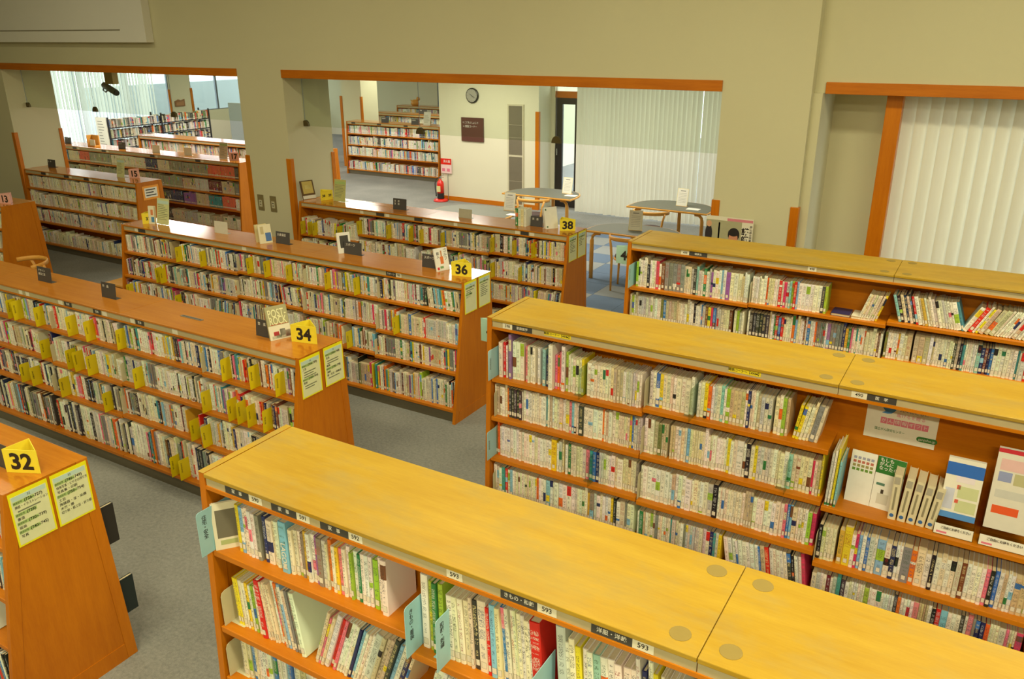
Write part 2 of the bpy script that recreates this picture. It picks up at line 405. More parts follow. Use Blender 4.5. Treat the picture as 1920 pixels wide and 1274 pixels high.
def window(n, x0, x1, y, z0, z1, cols, axis='x', mat=ALU, bars=()):
    t = struct(bpy.data.objects.new('window_%d' % n, None)); COL.objects.link(t); t.location = (x0, y, z0) if axis == 'x' else (y, x0, z0)
    def bx(a, b, d0, d1, c, e):
        return MB().box(a, b, y + d0, y + d1, c, e) if axis == 'x' else MB().box(y + d0, y + d1, a, b, c, e)
    st = (x1 - x0) / cols
    for i in range(cols + 1):
        c = x0 + i * st; bx(c - 0.03, c + 0.03, -0.03, 0.03, z0, z1).build('mullion', mat, t)
    for zz in (z0, z1) + tuple(bars): bx(x0, x1, -0.032, 0.032, zz - 0.025, zz + 0.025).build('rail', mat, t)
    for i in range(cols): bx(x0 + i * st + 0.02, x0 + (i + 1) * st - 0.02, -0.004, 0.004, z0, z1).build('pane', PANE, t)
    return t
blind(-0.83, 2.9, 8.12, 0.05, 2.74, 0.105, 'cream vertical blind beside the wooden post in the right recess', LOUVRE, ang=(12, 28), rnd=random.Random(3), over=0.62)
window(3, -0.95, 4.0, 8.36, 0.3, 2.7, 4)
S('wall_sill', MB().box(-0.95, 6, 8.3, YB, 0, 0.28).box(4.03, 6, 8.3, YB, 0.28, 2.76).box(-0.95, 4.03, 8.3, YB, 2.72, 2.76), WALL)

# rear rooms -------------------------------------------------------------
YR = 14.0
m = MB(); m.box(-10.02, -7.72, YR, YR + 0.62, 0, RC)
S('wall_rear', m, WALLB)
S('baseboard_rear', MB().box(-10.02, -7.72, YR - 0.015, YR, 0, 0.09), TRIM)
guard(-7.79, -7.71, YR - 0.012, YR + 0.05, 1.87)
# recess with the glazed door, right of the rear wall
m = MB(); m.box(-7.72, -7.64, YR + 0.5, YR + 0.62, 0, RC).box(-7.12, -7.02, YR + 0.4, YR + 0.62, 0, RC).box(-7.02, -1.63, YR + 0.5, YR + 0.62, 2.75, RC).box(-7.02, -1.63, YR + 0.5, YR + 0.62, 0, 0.1)
S('wall_window_side', m, WALLB)
d = struct(bpy.data.objects.new('door_1', None)); COL.objects.link(d); d.location = (-7.38, YR + 0.55, 0)
DOORM = plain('dark_door_metal', rgb(52, 46, 42), 0.35, 0.3)
for a, b, c, e in ((-7.64, -7.54, 0, 2.1), (-7.22, -7.12, 0, 2.1), (-7.54, -7.22, 0, 0.22), (-7.54, -7.22, 1.98, 2.1), (-7.54, -7.49, 0.22, 1.98)):
    MB().box(a, b, YR + 0.53, YR + 0.58, c, e).build('door_frame', DOORM, d)
MB().box(-7.64, -7.12, YR + 0.51, YR + 0.6, 2.1, 2.22).build('door_head', TRIM, d)
MB().box(-7.49, -7.22, YR + 0.548, YR + 0.556, 0.22, 1.98).build('pane', PANE, d)
MB().box(-7.64, -7.12, YR + 0.548, YR + 0.556, 2.22, 2.7).build('pane', PANE, d)
MB().tube([(-7.585, YR + 0.53, 1.02), (-7.585, YR + 0.49, 1.02), (-7.585, YR + 0.49, 1.14), (-7.585, YR + 0.53, 1.14)], 0.009, 6).build('door_handle', CHROME, d)
window(4, -7.02, -1.66, YR + 0.56, 0.1, 2.75, 6)
blind(-7.0, -4.66, YR + 0.18, 0.02, 2.62, 0.085, 'wide cream vertical blind behind the reading tables', LOUVRE, rnd=random.Random(11), ang=(20, 34))
blind(-4.6, -1.75, YR + 0.18, 0.02, 2.62, 0.085, 'cream vertical blind right of the bright gap, mostly hidden by pier', LOUVRE, rnd=random.Random(12), ang=(20, 34))
# side walls of the rear rooms
m = MB(); m.box(-1.63, -1.53, YB, YR + 0.62, 0, RC); S('wall_side_right', m, WALLB)
S('wall_alcove', MB().box(-10.02, -9.9, YR + 0.62, 22, 0, RC), WALLB)
m = MB(); m.box(-14.9, -14.25, 16.56, 17.2, 0, RC); S('wall_column', m, WALLB)
guard(-14.96, -14.88, 16.545, 16.6); guard(-14.29, -14.235, 16.545, 16.6)
m = MB(); m.box(-21.3, -15.8, 22, 22.1, 0, RC).box(-15.8, -11.0, 22, 22.1, 0, 0.8).box(-15.8, -11.0, 22, 22.1, 2.8, RC).box(-11.0, -9.9, 22, 22.1, 0, RC)
S('wall_far', m, WALLB)
window(5, -15.8, -11.0, 22.05, 0.8, 2.8, 3)
# left window wall
XL = -21.2
m = MB(); m.box(XL - 0.1, XL, YB, 9.2, 0, RC).box(XL - 0.1, XL, 9.2, 16.25, 0, 0.12).box(XL - 0.1, XL, 9.2, 16.25, 2.75, RC).box(XL - 0.1, XL, 16.25, 17.0, 0, RC).box(XL - 0.1, XL, 17.0, 22, 0, 1.1).box(XL - 0.1, XL, 17.0, 22, 2.75, RC)
S('wall_left_windows', m, WALLB)
guard(XL, XL + 0.02, 16.2, 16.28); guard(XL, XL + 0.02, 16.97, 17.05)
window(7, 9.2, 16.25, XL - 0.05, 0.12, 2.75, 5, axis='y')
window(8, 17.0, 21.9, XL - 0.05, 1.1, 2.75, 5, axis='y')
blind(9.3, 15.75, XL + 0.1, 0.03, 2.62, 0.1, 'pale daylit vertical blind in the far left room', SHEER, axis='y', rnd=random.Random(5), ang=(5, 35))
# dark hedge and building front outside the far-left windows
t = tag(MB().box(-25.5, -25.1, 16.4, 27, 0, 1.7).build('neighbour_wall', plain('grey_render', rgb(176, 186, 190), 0.9)), 'grey wall outside the far left windows', 'wall')
t = tag(MB().box(-15.5, -11.6, 24.6, 24.9, 0, 3.0).build('garden_wall', plain('grey_green_render', rgb(120, 124, 104), 0.9)), 'grey green wall outside the window behind the far bookcases', 'wall')

# lamps with their housings
LORD = ['first', 'second', 'third', 'fourth', 'fifth', 'sixth', 'seventh', 'eighth', 'ninth', 'tenth', 'eleventh', 'twelfth'] + ['first', 'second', 'third', 'fourth', 'fifth', 'sixth', 'seventh', 'eighth', 'ninth', 'tenth']
LAMPB = plain('lamp_housing', rgb(240, 240, 236), 0.4)
for i, (lx, ly, lz, sx, sy, wt, colr, kind) in enumerate(LAMPS):
    roof = HC if kind == 'hall' else RC
    t = thing('ceiling_lamp', 'white unseen ceiling lamp over the %s, %s lamp counted from the left' % ('hall shelves' if kind == 'hall' else 'rear rooms', LORD[i]), 'lamp', (lx, ly, roof), 'ceiling lamps of the ' + ('hall' if kind == 'hall' else 'rear rooms'))
    MB().box(lx - sx / 2 - 0.04, lx + sx / 2 + 0.04, ly - sy / 2 - 0.04, ly + sy / 2 + 0.04, lz + 0.012, roof).build('housing', LAMPB, t)
    ld = bpy.data.lights.new('tube_light', 'AREA'); ld.shape = 'RECTANGLE'; ld.size = sx; ld.size_y = sy; ld.energy = wt; ld.color = colr
    lo = bpy.data.objects.new('tube_light', ld); COL.objects.link(lo); lo.parent = t; lo.location = (0, 0, lz + 0.004 - roof)
# ------------------------------------------------------------------ bookcases
class Case: pass
def bookcase(label, xl, xr, yf, H, boards, nb, anchor='L', ef=0.1, eb=0.06, D=0.42, top=LTOP, kick=0.1, discs=False, head=0.058):
    c = Case(); c.xl, c.xr, c.yf, c.H, c.D, c.ef, c.eb, c.nb, c.head = xl, xr, yf, H, D, ef, eb, nb, head
    t = c.root = thing('bookcase', label, 'bookcase', ((xl + xr) / 2, yf + D / 2, 0), 'library bookcases')
    fy = c.fy = lambda z: yf - ef * (1 - z / H)
    by = lambda z: yf + D + eb * (1 - z / H)
    P = 0.03
    for (xa, xb, out) in ((xl, xl + P, -1), (xr - P, xr, 1)):
        sw = 0.06
        MB().prism([(xa, fy(0), 0), (xa, fy(0) + sw, 0), (xa, fy(H) + sw, H), (xa, fy(H), H)], (P, 0, 0)).build('stile', SIDE, t, bevel=0.002)
        MB().prism([(xa, by(0) - sw, 0), (xa, by(0), 0), (xa, by(H), H), (xa, by(H) - sw, H)], (P, 0, 0)).build('stile', SIDE, t, bevel=0.002)
        q = 0.006
        MB().prism([(xa + q / 2, fy(0.1) + sw + 0.001, 0.1), (xa + q / 2, by(0.1) - sw - 0.001, 0.1), (xa + q / 2, by(H) - sw - 0.001, H), (xa + q / 2, fy(H) + sw + 0.001, H)], (P - q, 0, 0)).build('side_panel', SIDE, t)
        MB().prism([(xa, fy(0) + sw + 0.001, 0), (xa, by(0) - sw - 0.001, 0), (xa, by(0.1) - sw - 0.001, 0.1), (xa, fy(0.1) + sw + 0.001, 0.1)], (P, 0, 0)).build('bottom_rail', SIDE, t)
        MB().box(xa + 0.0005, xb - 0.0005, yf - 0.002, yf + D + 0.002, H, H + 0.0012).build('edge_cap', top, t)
    # top boards, split every second bay
    bw = c.bw = (xr - xl - 2 * P) / nb
    edges = [xl + P + bw * i for i in range(nb + 1)]; c.edges = edges
    seams = [xl + P] + ([e for i, e in enumerate(edges) if 0 < i < nb and (i % 2 == 0)] if anchor == 'L' else [e for i, e in enumerate(edges) if 0 < i < nb and ((nb - i) % 2 == 0)]) + [xr - P]
    for a, b in zip(seams[:-1], seams[1:]):
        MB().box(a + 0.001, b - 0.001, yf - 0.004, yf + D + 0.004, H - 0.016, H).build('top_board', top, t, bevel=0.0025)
        MB().box(a, b, yf + 0.012, yf + 0.03, H - head - 0.014, H - 0.016).build('header', BOARD, t)
        MB().box(a, b, yf + 0.012, yf + D - 0.012, H - 0.03, H - 0.016).build('under_top', BOARD, t)
        MB().box(a + 0.0015, b - 0.0015, yf + 0.004, yf + 0.012, H - head, H - 0.017).build('label_rail', RAIL, t)
        MB().box(a, b, yf - 0.001, yf + 0.03, H - head - 0.014, H - head).build('rail_lip', BOARD, t)
    if discs:
        for s in seams[1:-1]:
            for sx in (-0.066, 0.066):
                for sy in (0.06, D - 0.06):
                    MB().lathe((s + sx, yf + sy, H), [(0.029, 0.0), (0.029, 0.0008), (0.0275, 0.0012)], 16).build('plug_cover', plain('felt_plug', rgb(142, 120, 52), 0.7), t)
    MB().box(xl + P, xr - P, yf + D / 2 - 0.01, yf + D / 2 + 0.01, 0.02, H - 0.03).build('back_panel', BOARD, t)
    c.boards = []
    for i in range(nb):
        a, b = edges[i], edges[i + 1]; zs = boards[i] if isinstance(boards[0], (list, tuple)) else boards
        c.boards.append(zs)
        for z in zs:
            y0 = fy(z) + 0.004; th = 0.026
            MB().box(a + 0.002, b - 0.002, y0, yf + D / 2 - 0.01, z - th, z).build('shelf_board', BOARD, t, bevel=0.003)
            MB().box(a + 0.002, b - 0.002, yf + D / 2 + 0.01, by(z) - 0.004, z - th, z).build('shelf_board', BOARD, t)
    MB().box(xl + P, xr - P, fy(0) + 0.045, fy(0) + 0.06, 0.0, kick).build('kick_plate', KICK, t)
    return c

# ------------------------------------------------------------------ books
PAL = {'white': (236, 232, 216), 'cream': (226, 214, 178), 'ivory': (232, 226, 198), 'pale grey': (206, 202, 188), 'beige': (202, 186, 146), 'yellow': (232, 208, 40),
       'gold': (214, 172, 58), 'orange': (232, 110, 36), 'red': (214, 42, 30), 'pink': (232, 122, 140), 'rose': (220, 60, 100), 'purple': (150, 104, 160), 'blue': (62, 116, 186),
       'sky blue': (136, 188, 214), 'navy': (36, 44, 92), 'teal': (70, 150, 150), 'mint': (150, 200, 180), 'green': (48, 128, 66), 'lime': (160, 194, 60), 'olive': (128, 126, 72),
       'brown': (122, 74, 44), 'grey': (140, 136, 126), 'charcoal': (66, 62, 60), 'black': (34, 32, 34), 'maroon': (104, 34, 40), 'sage': (158, 158, 128), 'coral': (224, 112, 78)}
def pal(s):
    names, ws = [], []
    for part in s.split(','):
        n, w_ = part.split(':'); names.append(n.strip()); ws.append(float(w_))
    return names, ws
PR = pal('white:36,ivory:22,cream:14,pale grey:8,beige:4,yellow:4,gold:1.5,orange:1.6,red:1.6,pink:2,rose:1.3,purple:1,blue:2,sky blue:2.4,navy:1.4,teal:1,mint:2,green:1.3,lime:1.2,olive:.6,brown:1.2,grey:2,charcoal:1.2,black:1.2')
PM = pal('white:20,ivory:15,cream:12,pale grey:10,beige:8,yellow:3,gold:1.5,orange:2.2,red:2.6,pink:2.4,rose:1.4,purple:1.6,blue:3,sky blue:2.4,navy:2.6,teal:1.6,mint:1.6,green:2.2,lime:1.2,olive:1.4,brown:2.6,grey:4,charcoal:3.4,black:4.6,maroon:1.6')
PD = pal('white:16,ivory:10,cream:6,pale grey:10,grey:8,charcoal:9,black:14,navy:5,maroon:3,red:4,pink:2,blue:4,sky blue:3,teal:2,brown:3,gold:2,orange:2,green:2,beige:4')
PC = pal('ivory:36,cream:26,white:14,beige:10,pale grey:8,yellow:1,lime:.6,purple:1,red:.8,navy:1,charcoal:1,mint:1.5,sky blue:1')
PF = pal('white:34,ivory:14,pale grey:8,sky blue:6,blue:7,navy:6,red:5,orange:3,pink:4,teal:4,yellow:4,beige:4,charcoal:3,green:3,purple:2,gold:2,cream:6')

def mkbook(rng, P, w, h, d, color=None):
    n = color or rng.choices(P[0], P[1])[0]
    j = lambda c: max(0, min(255, c + rng.uniform(-10, 10)))
    c1 = rgb(*[j(q) for q in PAL[n]])
    n2 = rng.choice(['red', 'blue', 'yellow', 'black', 'orange', 'sky blue', 'green', 'white', 'pink', 'navy', 'cream', 'lime', 'brown'])
    c2 = rgb(*PAL[n2])
    lum = 0.3 * PAL[n][0] + 0.59 * PAL[n][1] + 0.11 * PAL[n][2]
    if lum > 110: c3 = rgb(*rng.choice([(40, 34, 28), (40, 34, 28), (52, 48, 44), (60, 46, 34), (150, 40, 34), (50, 70, 110), (60, 90, 60)]))
    else: c3 = rgb(*rng.choice([(220, 214, 196), (226, 210, 150), (200, 200, 196)]))
    return dict(n=n, c1=c1, c2=c2, c3=c3, sd=rng.random(), w=w, h=h, d=d, lean=0.0)
def fill(rng, P, x0, x1, z, y, h=(0.172, 0.2), d=(0.125, 0.145), t=(0.009, 0.024), lean=0.0, runs=0.18, yj=0.006, hmax=0.3, color=None, stop=None):
    out = []; x = x0; a = math.radians(abs(lean))
    end = x1 - (0.2 * math.sin(a) if lean > 0 else 0)
    if lean < 0: x += 0.2 * math.sin(a)
    prev = None; run = 0
    while True:
        if run > 0: run -= 1; wv, hv, cn = prev
        else:
            wv = rng.uniform(*t) if rng.random() < 0.8 else rng.uniform(t[0], t[1] * 1.5)
            hv = rng.uniform(*h)
            if rng.random() < 0.1: hv = min(hmax, hv * rng.uniform(1.05, 1.22))
            cn = color
            if rng.random() < runs: run = rng.randint(2, 5)
        wv = min(wv, 0.04); hv = min(hv, hmax)
        step = wv / math.cos(a)
        if x + step > end: break
        b = mkbook(rng, P, wv, hv, rng.uniform(*d), cn)
        if cn is None and run > 0 and (prev is None or prev[2] is None) and b['n'] in ('white', 'ivory', 'cream', 'pale grey', 'beige', 'grey', 'charcoal'): cn = b['n']
        prev = (wv, hv, cn)
        b['x'] = x; b['z'] = z; b['y'] = y + rng.uniform(-yj, yj); b['lean'] = lean + (rng.uniform(-1.0, 1.0) if lean else 0)
        out.append(b); x += step + rng.uniform(0.0002, 0.0008)
        if not lean and rng.random() < 0.01: x += 0.012
    return out
def place(b, p):
    a = math.radians(b['lean']); x, y, z = p
    if a >= 0:
        dx = x - b['w']; px = b['x'] + b['w'] / math.cos(a)
        return (px + dx * math.cos(a) + z * math.sin(a), b['y'] + y, b['z'] - dx * math.sin(a) + z * math.cos(a))
    a = -a
    return (b['x'] + x * math.cos(a) - z * math.sin(a), b['y'] + y, b['z'] + x * math.sin(a) + z * math.cos(a))
class Books:
    def __init__(s): s.v = []; s.f = []; s.uv = []; s.fa = []
    def quad(s, b, pts, uvs, page=False):
        k = len(s.v); s.v += [place(b, p) for p in pts]; s.f.append(tuple(range(k, k + len(pts))))
        s.uv += uvs if uvs else [(9.0, 0.0)] * len(pts)
        s.fa.append((PAGEC if page else b['c1'], b['c2'], b['c3'], (b['sd'], b['h'], b['w'])))
    def spine(s, b):
        w_, h = b['w'], b['h']; c = min(0.26 * w_, 0.004); cd = 0.003
        pr = [(0, cd), (c, 0), (w_ - c, 0), (w_, cd)]
        for (xa, ya), (xb, yb) in zip(pr[:-1], pr[1:]):
            ua, ub = xa - w_ / 2, xb - w_ / 2
            s.quad(b, [(xa, ya, 0), (xb, yb, 0), (xb, yb, h), (xa, ya, h)], [(ua, 0), (ub, 0), (ub, 1), (ua, 1)])
        return c, cd
    def solid(s, b):                         # closed book for the crowd: spine, sides, page top
        w_, h, d = b['w'], b['h'], b['d']; c, cd = s.spine(b)
        s.quad(b, [(0, d, 0), (0, cd, 0), (0, cd, h), (0, d, h)], None)
        s.quad(b, [(w_, cd, 0), (w_, d, 0), (w_, d, h), (w_, cd, h)], None)
        tt = min(0.002, w_ * 0.2); q = 0.003
        s.quad(b, [(0, cd, h), (c, 0, h), (w_ - c, 0, h), (w_, cd, h), (w_ - tt, cd + q, h), (tt, cd + q, h)], None)
        s.quad(b, [(tt, cd + q, h), (w_ - tt, cd + q, h), (w_ - tt, d, h), (tt, d, h)], None, True)
        s.quad(b, [(0, cd, h), (tt, cd + q, h), (tt, d, h), (0, d, h)], None)
        s.quad(b, [(w_ - tt, cd + q, h), (w_, cd, h), (w_, d, h), (w_ - tt, d, h)], None)
    def cover(s, b):                         # hollow cover of a single book
        w_, h, d = b['w'], b['h'], b['d']; c, cd = s.spine(b); t = min(0.0022, w_ * 0.18); q = cd + 0.002
        for xa, xb in ((0, t), (w_ - t, w_)):
            P8 = [(xa, cd, 0), (xb, cd, 0), (xb, d, 0), (xa, d, 0), (xa, cd, h), (xb, cd, h), (xb, d, h), (xa, d, h)]
            for f in ((0, 3, 2, 1), (4, 5, 6, 7), (1, 2, 6, 5), (2, 3, 7, 6), (3, 0, 4, 7)):
                s.quad(b, [P8[i] for i in f], None)
        for zz in (0, h): s.quad(b, [(0, cd, zz), (c, 0, zz), (w_ - c, 0, zz), (w_, cd, zz), (w_ - t, q, zz), (t, q, zz)], None)
        s.quad(b, [(w_ - t, q, 0), (t, q, 0), (t, q, h), (w_ - t, q, h)], None)
    def pages(s, b):
        w_, h, d = b['w'], b['h'], b['d']; t = min(0.0022, w_ * 0.18); g = min(0.003, h * 0.02)
        P8 = [(t, 0.005, g), (w_ - t, 0.005, g), (w_ - t, d - 0.004, g), (t, d - 0.004, g), (t, 0.005, h - g), (w_ - t, 0.005, h - g), (w_ - t, d - 0.004, h - g), (t, d - 0.004, h - g)]
        for f in ((0, 3, 2, 1), (4, 5, 6, 7), (0, 1, 5, 4), (1, 2, 6, 5), (2, 3, 7, 6), (3, 0, 4, 7)):
            s.quad(b, [P8[i] for i in f], None, True)
    def build(s, name, mat, parent=None):
        o0 = origin(parent); me = bpy.data.meshes.new(name)
        me.from_pydata([(p[0] - o0[0], p[1] - o0[1], p[2] - o0[2]) for p in s.v], [], s.f)
        uv = me.uv_layers.new(name='UVMap'); uv.data.foreach_set('uv', [q for p in s.uv for q in p])
        for i, nm in enumerate(('c1', 'c2', 'c3')):
            a = me.attributes.new(nm, 'FLOAT_COLOR', 'FACE'); a.data.foreach_set('color', [q for fa in s.fa for q in fa[i]])
        a = me.attributes.new('par', 'FLOAT_VECTOR', 'FACE'); a.data.foreach_set('vector', [q for fa in s.fa for q in fa[3]])
        me.materials.append(mat); me.update()
        o = bpy.data.objects.new(name, me); COL.objects.link(o)
        if parent: o.parent = parent
        return o
PAGEC = rgb(214, 196, 152)
CROWD = Books()
_U = ['', 'first', 'second', 'third', 'fourth', 'fifth', 'sixth', 'seventh', 'eighth', 'ninth', 'tenth', 'eleventh', 'twelfth', 'thirteenth', 'fourteenth', 'fifteenth', 'sixteenth', 'seventeenth', 'eighteenth', 'nineteenth']
ORD = list(_U)
for d_, e_ in (('twenty', 'twentieth'), ('thirty', 'thirtieth'), ('forty', 'fortieth'), ('fifty', 'fiftieth'), ('sixty', 'sixtieth'), ('seventy', 'seventieth'), ('eighty', 'eightieth')):
    ORD += [e_] + [d_ + '-' + q for q in _U[1:10]]
def single(b, label, group=None):
    p = place(b, (b['w'] / 2, 0, 0)); t = thing('book', label, 'book', p, group)
    k = Books(); k.cover(b); k.build('cover', BOOK, t)
    k = Books(); k.pages(b); k.build('page_block', PAPER, t)
    return t
def size_word(b):
    if b['w'] < 0.0115: a = 'thin'
    elif b['w'] > 0.021: a = 'thick'
    else: a = 'slim' if b['w'] < 0.015 else 'sturdy'
    return a
def singles(bs, where, group):
    for i, b in enumerate(bs):
        lean = ' leaning' if abs(b['lean']) > 8 else ''
        single(b, '%s %s%s book, %s from left on %s' % (b['n'], size_word(b), lean, ORD[i + 1], where), group)
def crowd(bs):
    for b in bs: CROWD.solid(b)
def split(x0, x1, cuts, gap=0.005):
    cs = sorted(c for c in cuts if x0 + 0.02 < c < x1 - 0.02); xs = [x0] + cs + [x1]
    return [(a + (gap if i else 0), b - (gap if i < len(xs) - 2 else 0)) for i, (a, b) in enumerate(zip(xs[:-1], xs[1:]))]

# dividers and book ends
def divider(case, x, z, mat, label, group, h=0.165, out=0.032, depth=0.15, lean=0.0, cat='divider', name='shelf_divider'):
    y0 = case.fy(z) - out
    t = thing(name, label, cat, (x, y0, z), group)
    a = math.tan(math.radians(lean)); th = 0.0018
    pts = [(0, 0.0), (depth, 0.0), (depth, h), (0.012, h), (0.004, h - 0.003), (0, h - 0.012)]
    MB().prism([(x + zz * a, y0 + yy, z + 0.001 + zz) for yy, zz in pts], (th, 0, 0)).build('plate', mat, t)
    y1 = case.fy(z) + 0.02
    MB().box(x - 0.05, x, y1, y0 + depth, z + 0.0003, z + 0.0012).build('foot', mat, t)
    return t
def bookend(case, x, z, label, group, h=0.15, depth=0.15):
    y0 = case.fy(z) + 0.012
    t = thing('bookend', label, 'bookend', (x, y0, z), group)
    pts = [(0, 0.0), (depth, 0.0), (depth, h), (0.02, h), (0.006, h - 0.006), (0, h - 0.02)]
    MB().prism([(x, y0 + yy, z + 0.0005 + zz) for yy, zz in pts], (0.0016, 0, 0)).build('plate', METALB, t)
    MB().box(x + 0.0016, x + 0.07, y0 + 0.03, y0 + depth, z + 0.0002, z + 0.001).build('foot', METALB, t)
    return t
ROW = ['top', 'second', 'third', 'fourth', 'fifth', 'bottom']
# ------------------------------------------------------------------ the bookcases of the hall
LB = [0.98, 0.715, 0.46, 0.125]
bayL = 0.916
def lcase(label, xr, yf, n, boards=LB, ef=0.21, eb=0.06, bay=bayL, **k):
    return bookcase(label, xr - 0.06 - n * bay, xr, yf, 1.26, boards, n, 'R', ef, eb, **k)
L32 = lcase('low orange wooden bookcase numbered 32 at the lower left corner', -3.715, 1.633, 2)
L34 = lcase('low orange wooden bookcase numbered 34 with many yellow dividers', -3.754, 3.576, 5, [LB, [0.985, 0.72, 0.46, 0.125], [0.98, 0.705, 0.45, 0.125], [0.985, 0.72, 0.46, 0.125], [0.975, 0.70, 0.44, 0.125]])
L36 = lcase('low orange wooden bookcase numbered 36 of sports books', -3.785, 5.576, 5, [[0.965, 0.70, 0.45, 0.125], [0.965, 0.70, 0.45, 0.125], [0.985, 0.735, 0.48, 0.125], [0.98, 0.725, 0.47, 0.125], [0.98, 0.695, 0.455, 0.125]])
L38 = lcase('low orange wooden bookcase numbered 38 standing in the wall opening', -3.798, 7.569, 4, [[0.86, 0.6, 0.36, 0.125], [0.955, 0.69, 0.44, 0.125], [0.955, 0.69, 0.44, 0.125], [0.975, 0.70, 0.45, 0.125]], bay=0.949)
L13 = lcase('low wooden bookcase numbered 13 cut by the left picture edge', -10.62, 5.47, 3)
L15 = lcase('low wooden bookcase numbered 15 with an orange notice on its end', -10.65, 7.39, 3, ef=0.12)
L17 = lcase('low wooden bookcase numbered 17 full of bound sets', -10.91, 9.52, 6, bay=0.848, ef=0.12)
L17b = lcase('low wooden bookcase just behind the one numbered 17', -10.74, 11.3, 6, bay=0.86, ef=0.12)
RB = [1.46, 1.22, 0.965, 0.71, 0.45, 0.12]
def rcase(label, xl, yf, boards):
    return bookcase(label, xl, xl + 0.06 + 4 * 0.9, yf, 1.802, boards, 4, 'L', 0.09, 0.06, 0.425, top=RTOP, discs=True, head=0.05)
R1 = rcase('tall yellow topped wooden bookcase marked 590 nearest the camera', -2.27, 1.633, [[1.49, 1.16, 0.93, 0.66, 0.4, 0.12], [1.43, 1.12, 0.84, 0.5, 0.12], [1.43, 1.12, 0.84, 0.5, 0.12], RB])
R2 = rcase('tall yellow topped wooden bookcase marked 598 and 490', -2.285, 3.576, [[1.455, 1.22, 0.97, 0.72, 0.45, 0.12], [1.48, 1.22, 0.957, 0.70, 0.45, 0.12], [1.2, 0.905, 0.65, 0.4, 0.12], RB])
R3 = rcase('tall yellow topped wooden bookcase marked 498 before the blinds', -2.309, 5.576, [[1.46, 1.21, 0.96, 0.71, 0.45, 0.12], [1.468, 1.22, 0.96, 0.71, 0.45, 0.12], [1.49, 1.235, 0.97, 0.71, 0.45, 0.12], RB])
# ------------------------------------------------------------------ the cases of the rear rooms
S2 = lcase('wooden bookcase of new books right by the rear wall', -11.26, 15.73, 3, ef=0.1)
S3 = lcase('low wooden bookcase second from front in the rear alcove', -11.3, 17.96, 5, ef=0.1)
S4 = lcase('low wooden bookcase farthest back below the rear alcove window', -11.3, 20.1, 5, ef=0.1)

def limit(c, i, r):
    return (c.H - c.head - 0.02 if r == 0 else c.boards[i][r - 1] - 0.03) - c.boards[i][r]
def stock(c, seed, rows, bays=None, cuts={}, inset=0.05, sink=crowd):
    rng = random.Random(seed)
    for i in (bays if bays is not None else range(c.nb)):
        for r, z in enumerate(c.boards[i]):
            spec = rows[min(r, len(rows) - 1)]
            if spec is None: continue
            spec = dict(spec); P = spec.pop('P'); lm = limit(c, i, r)
            h = spec.pop('h', (0.17, 0.2)); h = (min(h[0], lm - 0.03), min(h[1], lm - 0.012))
            ends = spec.pop('ends', 0.25); ins = spec.pop('inset', inset)
            for a, b in split(c.edges[i] + 0.006, c.edges[i + 1] - 0.006, cuts.get(r, [])):
                k = b - a; e = b - (k * rng.uniform(0.05, 0.2) if rng.random() < ends and k > 0.3 else 0)
                x = a
                if rng.random() < 0.16 and e - a > 0.35:
                    mid = a + (e - a) * rng.uniform(0.5, 0.7)
                    sink(fill(rng, P, a, mid, z, c.fy(z) + ins, h=h, hmax=lm - 0.01, **spec)); sink(fill(rng, P, mid, e, z, c.fy(z) + ins, h=h, hmax=lm - 0.02, lean=rng.choice((-9, -6, 7)), **spec))
                else: sink(fill(rng, P, a, e, z, c.fy(z) + ins, h=h, hmax=lm - 0.01, **spec))
def endcaps(c, word, bays, rows, group):
    n = {}
    for i in bays:
        for r in rows:
            n[r] = n.get(r, 0) + 1
            bookend(c, c.edges[i] + 0.003, c.boards[i][r], 'beige steel bookend, %s from left on %s shelf of bookcase %s' % (ORD[n[r]], ROW[r], word), group, h=min(0.15, limit(c, i, r) - 0.02))
def ydivs(c, word, rows, group):
    for r, xs in rows.items():
        i0 = lambda x: max(0, min(c.nb - 1, int((x - c.edges[0]) / c.bw)))
        for k, x in enumerate(sorted(xs)):
            z = c.boards[i0(x)][r]
            divider(c, x, z, DIVY, 'yellow plastic divider, %s from left on %s shelf of bookcase %s' % (ORD[k + 1], ROW[r], word), group, h=min(0.165, limit(c, i0(x), r) - 0.02), lean=random.Random(int(x * 1000)).uniform(-3, 3))
D34 = {0: [-7.08, -6.99, -6.67, -6.23, -5.99, -5.6, -4.44, -4.16, -3.92], 1: [-6.61, -6.25, -6.15, -5.98, -5.4, -4.64, -4.37, -4.28, -4.18, -4.03], 2: [-6.92, -6.76, -6.35, -5.78, -4.76, -4.63], 3: [-4.98, -4.88]}
D36 = {0: [-7.45, -7.07, -6.37, -6.13, -5.83, -5.33, -4.97], 1: [-7.78, -7.71, -4.49], 2: [-8.29, -7.46, -5.03]}
D38 = {0: [-7.57, -7.45, -7.37, -6.95, -6.64, -6.19, -5.86, -5.7, -5.4, -4.73, -4.45, -4.21], 1: [-4.7, -4.35]}
G34, G36, G38 = 'yellow dividers of bookcase 34', 'yellow dividers of bookcase 36', 'yellow dividers of bookcase 38'
ydivs(L34, '34', D34, G34); ydivs(L36, '36', D36, G36); ydivs(L38, '38', D38, G38)
mix = dict(P=PM, h=(0.165, 0.2), t=(0.008, 0.02)); drk = dict(P=PD, h=(0.18, 0.205), t=(0.009, 0.024)); big = dict(P=PD, h=(0.24, 0.29), t=(0.008, 0.026), d=(0.15, 0.17))
cl = dict(P=PC, h=(0.165, 0.195), t=(0.008, 0.022)); far = dict(P=PF, h=(0.17, 0.2), t=(0.01, 0.026)); rr = dict(P=PR, h=(0.172, 0.19), t=(0.009, 0.021))
stock(L34, 101, [mix, dict(P=PM, h=(0.175, 0.205), t=(0.009, 0.022)), drk, big], cuts=D34)
